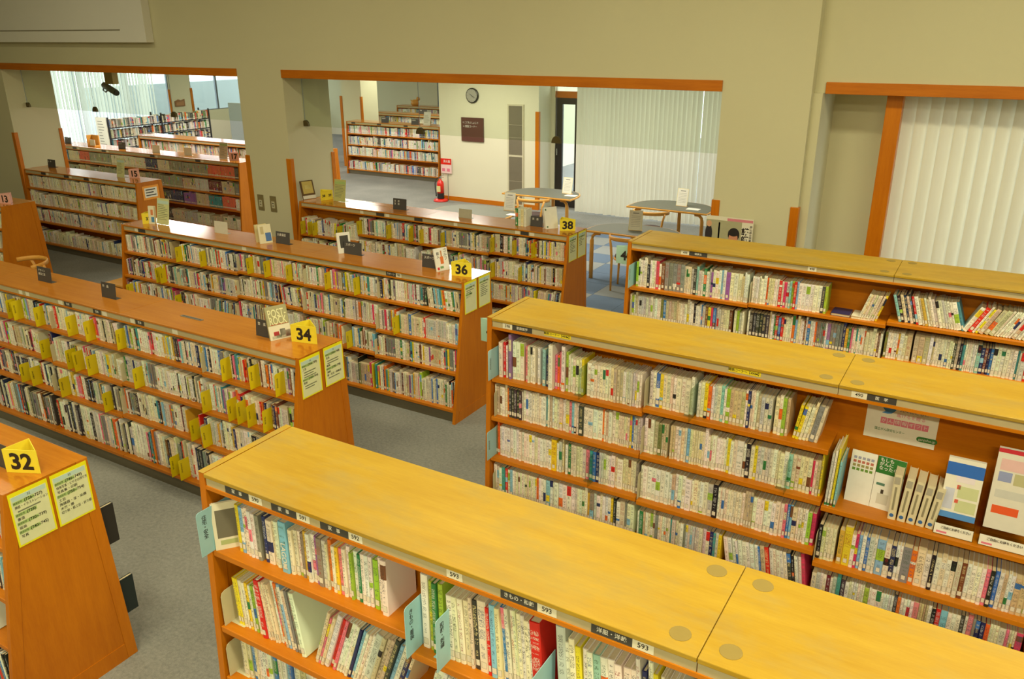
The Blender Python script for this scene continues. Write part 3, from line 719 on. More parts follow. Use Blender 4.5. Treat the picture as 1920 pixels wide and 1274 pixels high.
stock(L36, 102, [mix, mix, mix, dict(P=PM, h=(0.2, 0.25), t=(0.008, 0.022))], cuts=D36)
stock(L38, 103, [dict(mix, ends=0.1)], cuts=D38)
stock(L32, 104, [mix, drk, drk, big], bays=[1]); stock(L32, 105, [mix], bays=[0])
stock(L13, 106, [cl]); stock(L15, 107, [dict(cl, ends=0.1)])
stock(S2, 108, [dict(far, ends=0.0)], inset=0.03); stock(S3, 109, [far]); stock(S4, 110, [far])
stock(L17b, 111, [far])
endcaps(L36, '36', [1, 2, 3, 4], [0, 1, 2], 'beige bookends of bookcase 36'); endcaps(L34, '34', [2, 3, 4], [0, 1, 2], 'beige bookends of bookcase 34'); endcaps(L38, '38', [1, 2, 3], [0, 1], 'beige bookends of bookcase 38')
# bookcase 17: bound sets of one colour each
rng = random.Random(17)
sets = [['sky blue', 'cream', 'coral', 'sage', 'sage', 'ivory', 'ivory', 'ivory', 'navy', 'cream', 'sage', 'sage', 'sage', 'coral', 'coral', 'charcoal'],
        ['sage', 'sage', 'beige', 'sage', 'sage', 'sage', 'sage', 'beige', 'sage', 'sage', 'sage', 'beige', 'pale grey', 'maroon', 'beige', 'grey'],
        ['ivory', 'sage', 'sage', 'cream', 'sage', 'beige', 'ivory', 'sage', 'sage', 'charcoal', 'navy', 'purple', 'beige', 'teal', 'coral', 'white'],
        ['white', 'ivory', 'cream', 'white', 'pale grey', 'beige', 'cream', 'ivory', 'white', 'charcoal', 'cream', 'pale grey', 'ivory', 'beige', 'cream', 'ivory']]
for r in range(4):
    x = L17.edges[0] + 0.01; k = 0; z = L17.boards[0][r]
    while x < L17.edges[-1] - 0.05:
        n = min(0.33, L17.edges[-1] - x)
        wv = rng.choice((0.012, 0.016, 0.02, 0.03)); bs = fill(rng, PC, x, x + n, z, L17.fy(z) + 0.04, h=(0.185, 0.188) if k % 2 else (0.2, 0.203), t=(wv, wv + 0.001), color=sets[r][k % 16], runs=0, yj=0.001, hmax=limit(L17, 0, r) - 0.01)
        crowd(bs); x += n; k += 1
# ------------------------------------------------------------------ stocked rows of the tall cases
# nearest bookcase: every book a thing of its own
GR1 = 'books on the nearest bookcase'; GR2 = 'books on the shelves marked 598'
rng = random.Random(590)
def one(n, x, z, y, w_, h, d, lean=0.0, c2=None, sd=None):
    b = mkbook(rng, PR, w_, h, d, n); b.update(x=x, z=z, y=y, lean=lean)
    if c2: b['c2'] = rgb(*PAL[c2])
    if sd is not None: b['sd'] = sd
    return b
z = 1.49; y = R1.fy(z) + 0.05
row = [one('yellow', -2.15, z, y, 0.016, 0.195, 0.13), one('sky blue', -2.133, z, y, 0.017, 0.19, 0.13), one('white', -2.115, z, y, 0.014, 0.19, 0.13)]
row += fill(rng, PR, -2.1, -1.93, z, y, h=(0.178, 0.192), t=(0.012, 0.02), hmax=0.2)
row += [one('sky blue', -1.925, z, y - 0.01, 0.034, 0.205, 0.14, sd=0.5)]
row += fill(rng, PR, -1.888, -1.52, z, y, h=(0.176, 0.192), t=(0.01, 0.018), hmax=0.2)
row += [one('lime', -1.517, z, y, 0.02, 0.19, 0.13), one('ivory', -1.495, z, y, 0.016, 0.205, 0.14), one('white', -1.477, z, y - 0.012, 0.024, 0.21, 0.15)]
singles(row, 'top left shelf marked 590', GR1); R1A = row
z = 1.16; y = R1.fy(z) + 0.05
row = [one('yellow', -2.19, z, y, 0.014, 0.205, 0.14, -3), one('yellow', -2.175, z, y, 0.012, 0.205, 0.14, -3), one('ivory', -2.161, z, y, 0.018, 0.205, 0.14, -3), one('white', -2.141, z, y, 0.012, 0.2, 0.14, -3), one('yellow', -2.127, z, y, 0.014, 0.205, 0.14, -3), one('white', -2.11, z, y, 0.012, 0.2, 0.14, -3), one('lime', -2.096, z, y, 0.013, 0.205, 0.14, -3), one('white', -2.08, z, y, 0.02, 0.205, 0.14, -3)]
row += [one('red', -2.055, z, y - 0.01, 0.024, 0.25, 0.16, -4, sd=0.4), one('white', -2.03, z, y, 0.02, 0.235, 0.15, -4)]
row += fill(rng, PR, -2.06, -1.86, z, y, h=(0.245, 0.27), t=(0.008, 0.016), lean=-7, d=(0.155, 0.17), hmax=0.28)
row += [one('white', -1.86, z, y - 0.01, 0.022, 0.262, 0.17, -8)]
seg = fill(rng, PR, -1.81, -1.36, z, y, h=(0.235, 0.262), t=(0.008, 0.02), lean=19, d=(0.155, 0.17), hmax=0.27)
for i, n in ((2, 'pink'), (5, 'red'), (6, 'pink'), (11, 'navy'), (12, 'sky blue')):
    if i < len(seg): seg[i]['c1'] = rgb(*PAL[n]); seg[i]['n'] = n
row += seg
singles(row, 'second left shelf below 590', GR1)
z = 0.93; y = R1.fy(z) + 0.05
singles(fill(rng, PR, -2.19, -1.38, z, y, h=(0.178, 0.19), t=(0.012, 0.021), hmax=0.19), 'third left shelf below 590', GR1)
z = 1.43; y = R1.fy(z) + 0.045
row = [one('white', -1.32, z, y, 0.026, 0.275, 0.16), one('lime', -1.29, z, y, 0.014, 0.26, 0.16), one('green', -1.274, z, y - 0.008, 0.016, 0.262, 0.16), one('lime', -1.256, z, y, 0.018, 0.262, 0.165)]
row += fill(rng, PR, -1.225, -0.99, z, y, h=(0.235, 0.265), t=(0.01, 0.022), lean=-3, d=(0.15, 0.17), hmax=0.275)
row += fill(rng, PR, -1.03, -0.905, z, y, h=(0.24, 0.265), t=(0.009, 0.02), lean=-4, d=(0.15, 0.17), hmax=0.275)
row += [one('red', -0.915, z, y - 0.005, 0.034, 0.262, 0.17, -4, sd=0.4)]
row += fill(rng, PR, -0.85, -0.46, z, y, h=(0.225, 0.26), t=(0.009, 0.02), lean=-4, d=(0.15, 0.17), hmax=0.275)
singles(row, 'top shelf below sewing labels 593', GR1)
z = 1.12; y = R1.fy(z) + 0.045
row = fill(rng, PR, -1.33, -1.12, z, y, h=(0.235, 0.26), t=(0.012, 0.024), lean=14, d=(0.15, 0.17), hmax=0.27) + fill(rng, PR, -1.06, -0.46, z, y, h=(0.22, 0.25), t=(0.009, 0.02), d=(0.15, 0.17), hmax=0.27)
singles(row, 'second shelf below sewing labels 593', GR1)
stock(R1, 593, [dict(rr, h=(0.22, 0.26))], bays=[2]); stock(R1, 594, [None, None, None, rr], bays=[0]); stock(R1, 595, [None, None, rr, rr], bays=[1]); stock(R1, 596, [rr], bays=[3])
# second tall case: its top row singly, the rest with the crowd
rng = random.Random(598)
z = 1.455; y = R2.fy(z) + 0.045
row = [one('ivory', -2.225, z, y - 0.01, 0.024, 0.205, 0.14)] + fill(rng, PR, -2.197, -2.165, z, y, h=(0.18, 0.19)) + [one('purple', -2.16, z, y - 0.012, 0.016, 0.262, 0.15)]
row += fill(rng, PR, -2.142, -2.06, z, y, h=(0.19, 0.225), t=(0.01, 0.018), hmax=0.24) + fill(rng, PR, -2.058, -1.955, z, y, h=(0.205, 0.212), t=(0.01, 0.014), runs=0.6, hmax=0.22) + [one('mint', -1.955, z, y, 0.02, 0.212, 0.14)]
row += [one('navy', -1.93, z, y, 0.012, 0.18, 0.13), one('grey', -1.917, z, y, 0.012, 0.182, 0.13), one('white', -1.903, z, y - 0.03, 0.024, 0.255, 0.16), one('pink', -1.877, z, y, 0.014, 0.195, 0.13), one('orange', -1.862, z, y, 0.012, 0.195, 0.13), one('pink', -1.848, z, y, 0.012, 0.215, 0.14), one('white', -1.834, z, y - 0.012, 0.02, 0.255, 0.16), one('lime', -1.812, z, y, 0.014, 0.225, 0.15)]
row += fill(rng, PR, -1.796, -1.7, z, y, h=(0.19, 0.205), t=(0.01, 0.018), hmax=0.21) + fill(rng, PR, -1.69, -1.375, z, y, h=(0.178, 0.19), t=(0.011, 0.017), hmax=0.2)
singles(row, 'top left shelf marked 598', GR2)
z = 1.48; y = R2.fy(z) + 0.045
row = fill(rng, PR, -1.34, -1.105, z, y, h=(0.178, 0.192), t=(0.012, 0.02), hmax=0.2)
singles(row, 'top middle shelf before divider', GR2)
row = fill(rng, PR, -1.09, -0.63, z, y, h=(0.174, 0.192), t=(0.011, 0.019), hmax=0.2)
singles(row, 'top middle shelf past divider', GR2)
row = fill(rng, PR, -0.63, -0.475, z, y, h=(0.172, 0.19), t=(0.012, 0.018), lean=9, hmax=0.2)
row[0]['c1'] = rgb(*PAL['yellow']); row[0]['n'] = 'yellow'
singles(row, 'shelf beside open display', GR2)
stock(R2, 601, [None, dict(rr, ends=0.0)], bays=[0, 1], inset=0.045); stock(R2, 602, [None, dict(rr, t=(0.012, 0.024), P=PM), dict(rr, P=PM)], bays=[2], inset=0.045); stock(R2, 603, [rr], bays=[3])
# third tall case
rng = random.Random(498)
z = 1.46; y = R3.fy(z) + 0.04
crowd(fill(rng, PR, -2.24, -1.39, z, y, h=(0.18, 0.215), t=(0.012, 0.022), hmax=0.235)); z = 1.468
crowd(fill(rng, PR, -1.37, -0.86, z, y, h=(0.18, 0.2), t=(0.012, 0.02), hmax=0.22))
crowd(fill(rng, PR, -0.66, -0.42, z, y, h=(0.18, 0.19), t=(0.011, 0.016), lean=16, hmax=0.2)[:8]); z = 1.49
crowd(fill(rng, PM, -0.47, -0.03, z, y, h=(0.178, 0.19), t=(0.012, 0.018), lean=-17, hmax=0.2, runs=0)); crowd(fill(rng, PR, -0.05, 0.42, z, y, h=(0.178, 0.19), t=(0.012, 0.018), lean=26, hmax=0.2))
stock(R3, 604, [None, dict(rr, P=PM, ends=0.05)], bays=[0, 1, 2], inset=0.04); stock(R3, 605, [rr], bays=[3])
# two books lying flat on the third case
for x, n, nm in ((-0.83, 'navy', 'dark blue book lying flat on the shelf marked 498'), (-0.7, 'ivory', 'ivory book lying flat on the shelf marked 498')):
    t = thing('book', nm, 'book', (x, 5.7, 1.468), 'flat books on the shelf marked 498')
    cm = plain('flat_%s' % n, rgb(*PAL[n]), 0.4)
    y0 = R3.fy(1.468) + 0.035; x1 = x + 0.12
    MB().box(x, x1, y0, y0 + 0.14, 1.468, 1.470).box(x, x1, y0, y0 + 0.14, 1.484, 1.486).box(x, x + 0.002, y0, y0 + 0.14, 1.470, 1.484).build('cover', cm, t)
    MB().box(x + 0.003, x1 - 0.002, y0 + 0.003, y0 + 0.137, 1.4702, 1.4838).build('page_block', PAPER, t)
# dividers and book ends of the tall cases
GB = 'light blue dividers of the tall bookcases'
def bdiv(c, x, z, label, txt=None, h=0.175, **k):
    t = divider(c, x, z, DIVB if not txt else plain('light_blue_card', rgb(160, 206, 212), 0.4), label, GB, h=h, **k)
    if txt:
        o = k.get('out', 0.045)
        for i, ch in enumerate(txt):
            if ch != ' ': text(ch, 0.021, INK, t, (x + 0.0018, c.fy(z) - o + 0.03, z + h - 0.03 - i * 0.019), (0, 1, 0), (0, 0, 1), bold=0.01)
def pdiv(c, x, z, label, **k): divider(c, x, z, ACRYL2, label, GB, h=0.175, **k)
bdiv(R1, -2.232, 1.49, 'light blue divider sticking out at left end of top shelf marked 590', '住宅・安全', h=0.18, out=0.05)
bdiv(R1, -1.328, 1.43, 'light blue divider reading kimono sewing below first 593 label', 'きもの・着装', h=0.19, out=0.03)
bdiv(R1, -1.212, 1.43, 'light blue divider beside the green books below kimono label', '和裁・刺繍', h=0.19, out=0.03)
bdiv(R1, -0.868, 1.43, 'light blue divider just right of the thick red book', '婦人服', h=0.16, out=0.07)
bdiv(R1, -1.08, 1.12, 'light blue divider on the second shelf below the sewing labels')
bdiv(R2, -2.24, 1.455, 'light blue divider at left end of top shelf marked 598', out=0.05)
bdiv(R2, -2.24, 0.97, 'light blue divider at left end of third shelf marked 598', out=0.05)
pdiv(R2, -1.70, 1.455, 'pale divider in the middle of top left shelf marked 598', out=0.03)
pdiv(R2, -1.098, 1.48, 'pale divider in top middle shelf of bookcase marked 598', out=0.05)
pdiv(R2, -0.62, 1.22, 'pale divider on second middle shelf of bookcase marked 598', out=0.03)
pdiv(R2, -1.62, 0.97, 'pale divider halfway along third left shelf marked 598', out=0.03)
bdiv(R3, -2.265, 1.46, 'light blue divider at left end of top shelf marked 498', out=0.05)
GE = 'beige bookends of the tall bookcases'
for c, x, z, s in ((R1, -2.225, 1.16, 'second left shelf below 590'), (R1, -2.225, 0.93, 'third left shelf below 590'), (R2, -2.235, 1.22, 'second left shelf marked 598'), (R2, -2.235, 0.72, 'fourth left shelf marked 598'), (R2, -1.352, 1.48, 'top middle shelf of the 598 case'), (R2, -1.352, 1.22, 'second middle shelf of the 598 case'), (R2, -1.352, 0.957, 'third middle shelf of the 598 case'), (R2, -0.452, 0.905, 'shelf below the leaflet display'), (R3, -1.376, 1.468, 'top middle shelf of the 498 case'), (R3, -2.262, 1.21, 'second left shelf marked 498')):
    bookend(c, x, z, 'beige steel bookend at left end of %s' % s, GE)

# ------------------------------------------------------------------ labels on the header rails
LW = plain('label_white', rgb(230, 224, 198), 0.5); LD = plain('label_dark', rgb(66, 64, 58), 0.5); LY = plain('label_yellow', rgb(236, 214, 40), 0.5)
def catlabel(c, x0, x1, txt, kind):
    m_, ink = {'w': (LW, INK), 'd': (LD, WINK), 'y': (LY, INK)}[kind]
    z0, z1 = c.H - c.head + 0.002, c.H - 0.018; y_ = c.yf + 0.004
    if kind == 'y': z0 += 0.008
    p = MB().box(x0, x1, y_ - 0.0016, y_ - 0.0002, z0, z1).build('category_label', m_, c.root)
    if txt: text(txt, (z1 - z0) * (0.72 if kind != 'd' else 0.58), ink, p, ((x0 + x1) / 2, y_ - 0.0016, (z0 + z1) / 2), (1, 0, 0), (0, 0, 1), width=(x1 - x0) * (0.8 if kind != 'y' else 0.95), bold=0.012)
for x0, x1, tx, k in ((-2.14, -2.023, '家　事', 'd'), (-2.023, -1.961, '590', 'w'), (-1.917, -1.801, '家　事', 'd'), (-1.801, -1.743, '591', 'w'), (-1.697, -1.577, '家　事', 'd'), (-1.577, -1.521, '592', 'w'),
                      (-1.2, -1.144, '593', 'w'), (-1.014, -0.895, 'きもの・和裁', 'd'), (-0.895, -0.835, '593', 'w'), (-0.731, -0.613, '洋服・洋裁', 'd'), (-0.613, -0.554, '593', 'w')):
    catlabel(R1, x0, x1, tx, k)
for x0, x1, tx, k in ((-2.187, -2.127, '598', 'w'), (-2.127, -2.005, '家庭医学', 'd'), (-1.931, -1.774, '闘病コーナー【490M】', 'y'), (-0.945, -0.795, '闘病コーナー【490M】', 'y'), (-0.4, -0.336, '490', 'w'), (-0.336, -0.218, '医　学', 'd')):
    catlabel(R2, x0, x1, tx, k)
for x0, x1, tx, k in ((-1.895, -1.835, '498', 'w'), (-1.835, -1.702, '健康法', 'd'), (-1.01, -0.954, '498', 'w')):
    catlabel(R3, x0, x1, tx, k)
for x0, x1, k in ((-6.98, -6.93, 'w'), (-6.88, -6.83, 'w'), (-6.42, -6.36, 'w'), (-6.34, -6.24, 'd'), (-5.96, -5.86, 'd'), (-5.845, -5.785, 'w'), (-5.5, -5.45, 'w'), (-5.44, -5.34, 'd'), (-5.02, -4.96, 'w')):
    catlabel(L34, x0, x1, None if k == 'w' else '音楽', k)
for x0, x1, tx, k in ((-4.643, -4.533, 'スポーツ', 'd'), (-4.53, -4.47, '780', 'w'), (-8.2, -8.15, '', 'w'), (-8.14, -8.02, '', 'd'), (-6.5, -6.44, '', 'w')): catlabel(L36, x0, x1, tx, k)
for x0, x1, k in ((-6.65, -6.6, 'w'), (-6.4, -6.28, 'd'), (-6.26, -6.2, 'w'), (-5.83, -5.71, 'd'), (-5.27, -5.22, 'w'), (-4.46, -4.4, 'w'), (-4.39, -4.29, 'd'), (-4.28, -4.22, 'w')): catlabel(L38, x0, x1, '', k)
for x in (-13.0, -12.4, -11.9): catlabel(L15, x, x + 0.12, '', 'd'); catlabel(L15, x + 0.14, x + 0.2, '', 'w')
for x in (-15.5, -14.6, -13.2, -12.0): catlabel(L17, x, x + 0.12, '', 'd'); catlabel(L17, x + 0.15, x + 0.21, '', 'w')
for x in (-13.9, -13.1, -12.3): catlabel(S2, x, x + 0.12, '', 'd')
# ------------------------------------------------------------------ signs on the cases
def number_sign(num, p0, p1, apex, z, h, mat, label, group, size=0.118, ink=INK):
    t = thing('number_sign', label, 'sign', (p0[0], p0[1], z), group)
    pts = [V((p0[0], p0[1], z)), V((p1[0], p1[1], z)), V((apex[0], apex[1], z))]
    cen = (pts[0] + pts[1] + pts[2]) / 3; first = None
    for i in range(3):
        a, b = pts[i], pts[(i + 1) % 3]; n = (b - a).cross(V((0, 0, 1))).normalized() * -0.003
        if n.dot(cen - a) < 0: n = -n
        o = MB().par(a, b - a, n, V((0, 0, h))).build('card_panel', mat, t)
        first = first or o
    r = (pts[1] - pts[0]); mid = (pts[0] + pts[1]) / 2 + V((0, 0, h * 0.46))
    text(num, size, ink, first, mid, r, (0, 0, 1), bold=0.035, proud=0.001, width=r.length * 0.82)
    return t
ZL = 1.2605
GN = 'folded number signs on the low bookcases'
number_sign('34', (-4.03, 3.79), (-3.835, 3.835), (-3.99, 3.94), ZL, 0.125, YEL, 'yellow folded card sign reading 34', GN)
number_sign('36', (-4.014, 5.71), (-3.825, 5.745), (-3.97, 5.86), ZL, 0.125, YEL, 'yellow folded card sign reading 36', GN)
number_sign('38', (-3.99, 7.72), (-3.845, 7.805), (-4.04, 7.86), ZL, 0.125, YEL, 'yellow folded card sign reading 38', GN)
number_sign('32', (-3.915, 1.765), (-3.757, 1.84), (-3.915, 1.9), ZL, 0.125, YEL, 'yellow folded card sign reading 32', GN)
number_sign('38　39', (-7.42, 7.72), (-7.37, 7.89), (-7.53, 7.84), ZL, 0.12, YEL, 'small yellow folded card sign reading 38 39', GN, 0.045)
number_sign('37', (-8.215, 5.70), (-8.14, 5.80), (-8.27, 5.82), ZL, 0.12, YEL, 'yellow folded card sign at the far end of bookcase 36', GN, 0.05)
number_sign('13', (-10.87, 5.585), (-10.7, 5.625), (-10.84, 5.73), ZL, 0.12, PINK, 'pink folded card sign reading 13', GN)
number_sign('15', (-11.18, 7.66), (-11.02, 7.72), (-11.13, 7.8), ZL, 0.125, PINK, 'pink folded card sign reading 15', GN)
number_sign('17', (-11.3, 9.66), (-11.13, 9.72), (-11.25, 9.8), ZL, 0.13, PINK, 'pink folded card sign reading 17', GN)
def sidesign(case, num, label):
    x, y_, z = case.xl, case.yf + 0.2, 1.56
    number_sign(num, (x - 0.185, y_ + 0.02), (x - 0.001, y_), (x - 0.001, y_ + 0.12), z, 0.14, TEAL, label, 'teal number signs on the tall bookcases', 0.1)
sidesign(R2, '42', 'teal number sign on the end of bookcase marked 598')
sidesign(R3, '40', 'teal number sign with a large 4 on end of bookcase marked 498')

def plate(x0, x1, y, z, h, lines, mat, label, group, ink=WINK, size=0.026):
    t = thing('name_plate', label, 'sign', ((x0 + x1) / 2, y, z), group)
    p = MB().par((x0, y, z + 0.002), (x1 - x0, 0.004, 0), (0, 0.003, 0), (0, 0.012, h)).build('plate', mat, t, bevel=0.001)
    MB().box(x0, x1, y, y + 0.05, z, z + 0.002).build('foot', mat, t)
    for i, ln in enumerate(lines):
        zz = h - 0.03 - i * size * 1.3
        text(ln, size, ink, p, (x0 + 0.02, y + 0.012 * zz / h - 0.001, z + zz), (1, 0.02, 0), (0, 0.09, 1), align='LEFT', width=(x1 - x0) * 0.75, bold=0.008)
    return t
GP = 'dark name plates on the low bookcases'
plate(-7.04, -6.845, 3.79, ZL - 0.0005, 0.125, ['デザイン', '美術工芸'], DARK, 'dark name plate nearest the left picture edge on bookcase 34', GP, size=0.024)
plate(-6.125, -5.945, 3.775, ZL - 0.0005, 0.125, ['作　曲'], DARK, 'dark name plate with two characters on bookcase 34', GP)
plate(-4.34, -4.185, 3.757, ZL - 0.0005, 0.12, ['音　楽'], DARK, 'dark name plate partly behind the standing green book', GP)
plate(-4.413, -4.235, 5.815, ZL - 0.0005, 0.12, ['スポーツ'], DARK, 'dark name plate left of the yellow 36 sign', GP, size=0.03)
plate(-5.36, -5.145, 5.83, ZL - 0.0005, 0.12, ['スポーツ'], DARK, 'dark name plate before the framed white book', GP, size=0.03)
plate(-6.25, -6.06, 5.805, ZL - 0.0005, 0.12, ['大衆演芸'], DARK, 'dark name plate right of two cream books on bookcase 36', GP, size=0.03)
plate(-4.387, -4.235, 7.78, ZL - 0.0005, 0.11, ['英　語'], DARK, 'dark name plate left of the leaning white book', GP)
plate(-6.3, -6.1, 7.773, ZL - 0.0005, 0.13, ['言　語', '言　語'], DARK, 'dark name plate with four characters on bookcase 38', GP)
plate(-4.13, -3.935, 1.78, ZL - 0.0005, 0.12, [], DARK, 'dark name plate left of the yellow 32 sign', GP)
plate(-13.3, -13.1, 7.7, ZL - 0.0005, 0.12, ['全　集'], DARK, 'dark name plate on bookcase 15', GP)
plate(-15.98, -15.78, 9.68, ZL - 0.0005, 0.12, ['文　学'], DARK, 'dark name plate at left end of bookcase 17', GP)
plate(-14.34, -14.13, 9.7, ZL - 0.0005, 0.12, ['文　学'], DARK, 'dark name plate halfway along bookcase 17', GP)
for k, x in enumerate((-13.1, -12.2)): plate(x, x + 0.22, 15.9, ZL - 0.0005, 0.12, ['新着図書'], DARK, 'dark name plate, %s on the rear wall bookcase' % ('left one' if k == 0 else 'right one'), GP)
for k, x in enumerate((-13.6, -12.4)): plate(x, x + 0.24, 18.1, ZL - 0.0005, 0.12, ['図書'], DARK, 'dark name plate, %s on second alcove bookcase' % ('left one' if k == 0 else 'right one'), GP)
GREYC = plain('grey_card', rgb(176, 172, 150), 0.5)
GW = 'blank plates on the low bookcases'
plate(-7.18, -6.98, 5.82, ZL - 0.0005, 0.125, [], plain('pale_card', rgb(206, 202, 184), 0.5), 'blank pale plate on the shiny top of bookcase 36', GW)
plate(-5.332, -5.155, 7.765, ZL - 0.0005, 0.1, [], GREYC, 'blank grey plate on the shiny top of bookcase 38', GW)
plate(-13.33, -13.13, 9.68, ZL - 0.0005, 0.13, [], WHITE, 'blank white plate on bookcase 17, left one', GW)
plate(-12.52, -12.32, 9.72, ZL - 0.0005, 0.13, [], WHITE, 'blank white plate on bookcase 17, right one', GW)
def sheetstand(x0, x1, y, z, h, mat, label, head=None):
    t = thing('sheet_stand', label, 'sign', ((x0 + x1) / 2, y, z), 'standing notice sheets')
    tl = 0.05 * h / 0.28
    p = MB().par((x0, y, z + 0.002), (x1 - x0, 0, 0), (0, 0.002, 0), (0, tl, h)).build('sheet', mat, t)
    MB().box(x0, x1, y, y + 0.09, z, z + 0.002).build('foot', ACRYL, t)
    rng = random.Random(int(x0 * 100))
    if head: MB().par((x0 + 0.01, y + tl * 0.8 - 0.0012, z + h * 0.8), (x1 - x0 - 0.02, 0, 0), (0, 0.001, 0), (0, tl * 0.12, h * 0.12)).build('heading_band', head, t)
    for i in range(9):
        f = 0.74 - i * 0.068; ww = (x1 - x0) * rng.uniform(0.45, 0.85)
        MB().par((x0 + 0.018, y + tl * f - 0.001, z + h * f), (ww, 0, 0), (0, 0.0006, 0), (0, tl * 0.018, h * 0.018)).build('printed_line', plain('grey_ink', rgb(120, 124, 96), 0.6), p)
    return t
OLIV = plain('pale_green_paper', rgb(206, 208, 150), 0.4)
sheetstand(-8.09, -7.885, 5.79, ZL, 0.285, OLIV, 'pale green notice sheet standing at left end of bookcase 36', SHEETH)
sheetstand(-7.283, -7.09, 7.8, ZL, 0.27, plain('olive_paper', rgb(190, 190, 120), 0.4), 'olive notice sheet standing beside the small 38 39 sign', SHEETG)
sheetstand(-11.42, -11.24, 7.62, ZL, 0.27, OLIV, 'pale green notice sheet left of the pink 15 sign', SHEETH)
sheetstand(-11.62, -11.42, 9.72, ZL, 0.27, plain('pinkish_paper', rgb(220, 204, 176), 0.4), 'pale notice sheet left of the pink 17 sign', SHEETG)
sheetstand(-11.85, -11.65, 15.9, ZL, 0.29, plain('grey_paper', rgb(206, 204, 186), 0.4), 'grey notice sheet at right end of the rear wall bookcase')
# reading-rule sheets taped to the case ends
def endsheet(case, y0, z1, lines, label, w_=0.19, h=0.285):
    x = case.xr + 0.0008
    t = thing('notice_sheet', label, 'notice', (x, y0, z1 - h), 'yellow framed notices on the case ends')
    b = MB().box(x, x + 0.0012, y0, y0 + w_, z1 - h, z1).build('yellow_border', SHEETB, t)
    MB().box(x + 0.0012, x + 0.0016, y0 + 0.009, y0 + w_ - 0.009, z1 - h + 0.009, z1 - 0.02).build('paper', SHEET, t)
    MB().box(x + 0.0016, x + 0.0019, y0 + 0.014, y0 + w_ - 0.014, z1 - 0.046, z1 - 0.022).build('heading_band', SHEETH, t)
    zz = z1 - 0.034
    for ln in lines:
        if ln == '~': zz -= 0.008; continue
        if ln.startswith('='):          # heading with green band
            MB().box(x + 0.0016, x + 0.0019, y0 + 0.016, y0 + w_ * 0.62, zz - 0.009, zz + 0.009).build('green_band', SHEETG, t)
            text('請求記号', 0.011, INK, t, (x + 0.002, y0 + 0.016, zz), (0, 1, 0), (0, 0, 1), align='LEFT')
            text(ln[1:], 0.021, INK, t, (x + 0.002, y0 + w_ * 0.36, zz), (0, 1, 0), (0, 0, 1), align='LEFT', bold=0.02, width=w_ * 0.58); zz -= 0.0235
        elif ln.startswith('#'):
            text(ln[1:], 0.016, INK, t, (x + 0.002, y0 + w_ * 0.5, zz), (0, 1, 0), (0, 0, 1)); zz -= 0.0235
        elif ln.startswith('-'):        # line too small to read
            MB().box(x + 0.0016, x + 0.0019, y0 + 0.03, y0 + 0.03 + w_ * 0.7 * (len(ln) / 6.0), zz - 0.0035, zz + 0.0035).build('printed_line', plain('grey_ink', rgb(120, 124, 96), 0.6), t); zz -= 0.017
        else:
            text(ln, 0.0175, INK, t, (x + 0.002, y0 + 0.02, zz), (0, 1, 0), (0, 0, 1), align='LEFT', width=w_ * 0.84, bold=0.006); zz -= 0.0225
    return t
s32 = ['#32', '=(726~727)', '挿絵・イラストレーション', '-----', '=(728)', '書道', '=(730~739)', '版画', '=(740~745)', '写真']
s33 = ['#33', '=(746~749)', '特殊写真・ビデオの撮り方', '写真集・印刷', '=(750~754)', '工芸', '陶磁器・漆・染織', '木竹・籐', '切り絵・紙工芸・折り紙']
s34 = ['#34', '=(754~759)', '工芸', '-----', '----', '-----', '=(760~764)', '音楽', '-----', '----']
s35 = ['#35', '=(764~768)', '音楽', '-----', '-----', '舞踊', '=(770~778)', '演劇', '能・狂言・歌舞伎', '-----']
s36 = ['#36', '=(778~779)', '-----', '---', '=(780)', 'スポーツ']
s37 = ['#37', '=(780~785)', '-----', '---', '-----', '----', '-----', '-----', '----']
s38 = ['#38', '=(800~829)', '-----', '---', '----', '-----', '-----', '---', '-----']
s39 = ['#39', '=(829~837)', '---', '-----', '---', '---', '---']
endsheet(L32, 1.648, 1.25, s32, 'yellow framed notice headed 32 on the bookcase end'); endsheet(L32, 1.852, 1.25, s33, 'yellow framed notice headed 33 on the bookcase end')
endsheet(L34, 3.576, 1.25, s34, 'yellow framed notice headed 34 on the bookcase end'); endsheet(L34, 3.80, 1.256, s35, 'yellow framed notice headed 35 on the bookcase end')
endsheet(L36, 5.568, 1.258, s36, 'yellow framed notice, left one on end of bookcase 36'); endsheet(L36, 5.79, 1.258, s37, 'yellow framed notice, right one on end of bookcase 36')
endsheet(L38, 7.565, 1.255, s38, 'yellow framed notice, left one on end of bookcase 38'); endsheet(L38, 7.78, 1.255, s39, 'yellow framed notice, right one on end of bookcase 38')
t = thing('notice_sheet', 'orange framed notice on the end of bookcase 15', 'notice', (L15.xr + 0.001, 7.47, 0.98), 'yellow framed notices on the case ends')
x = L15.xr + 0.001
MB().box(x, x + 0.001, 7.47, 7.74, 1.0, 1.2).build('orange_border', plain('orange_card', rgb(244, 160, 40), 0.5), t)
MB().box(x + 0.001, x + 0.0015, 7.5, 7.71, 1.03, 1.17).build('paper', WHITE, t)
for i, wv in enumerate((0.16, 0.13, 0.17)): MB().box(x + 0.0015, x + 0.0018, 7.52, 7.52 + wv, 1.135 - i * 0.04, 1.15 - i * 0.04).build('printed_line', INK, t)

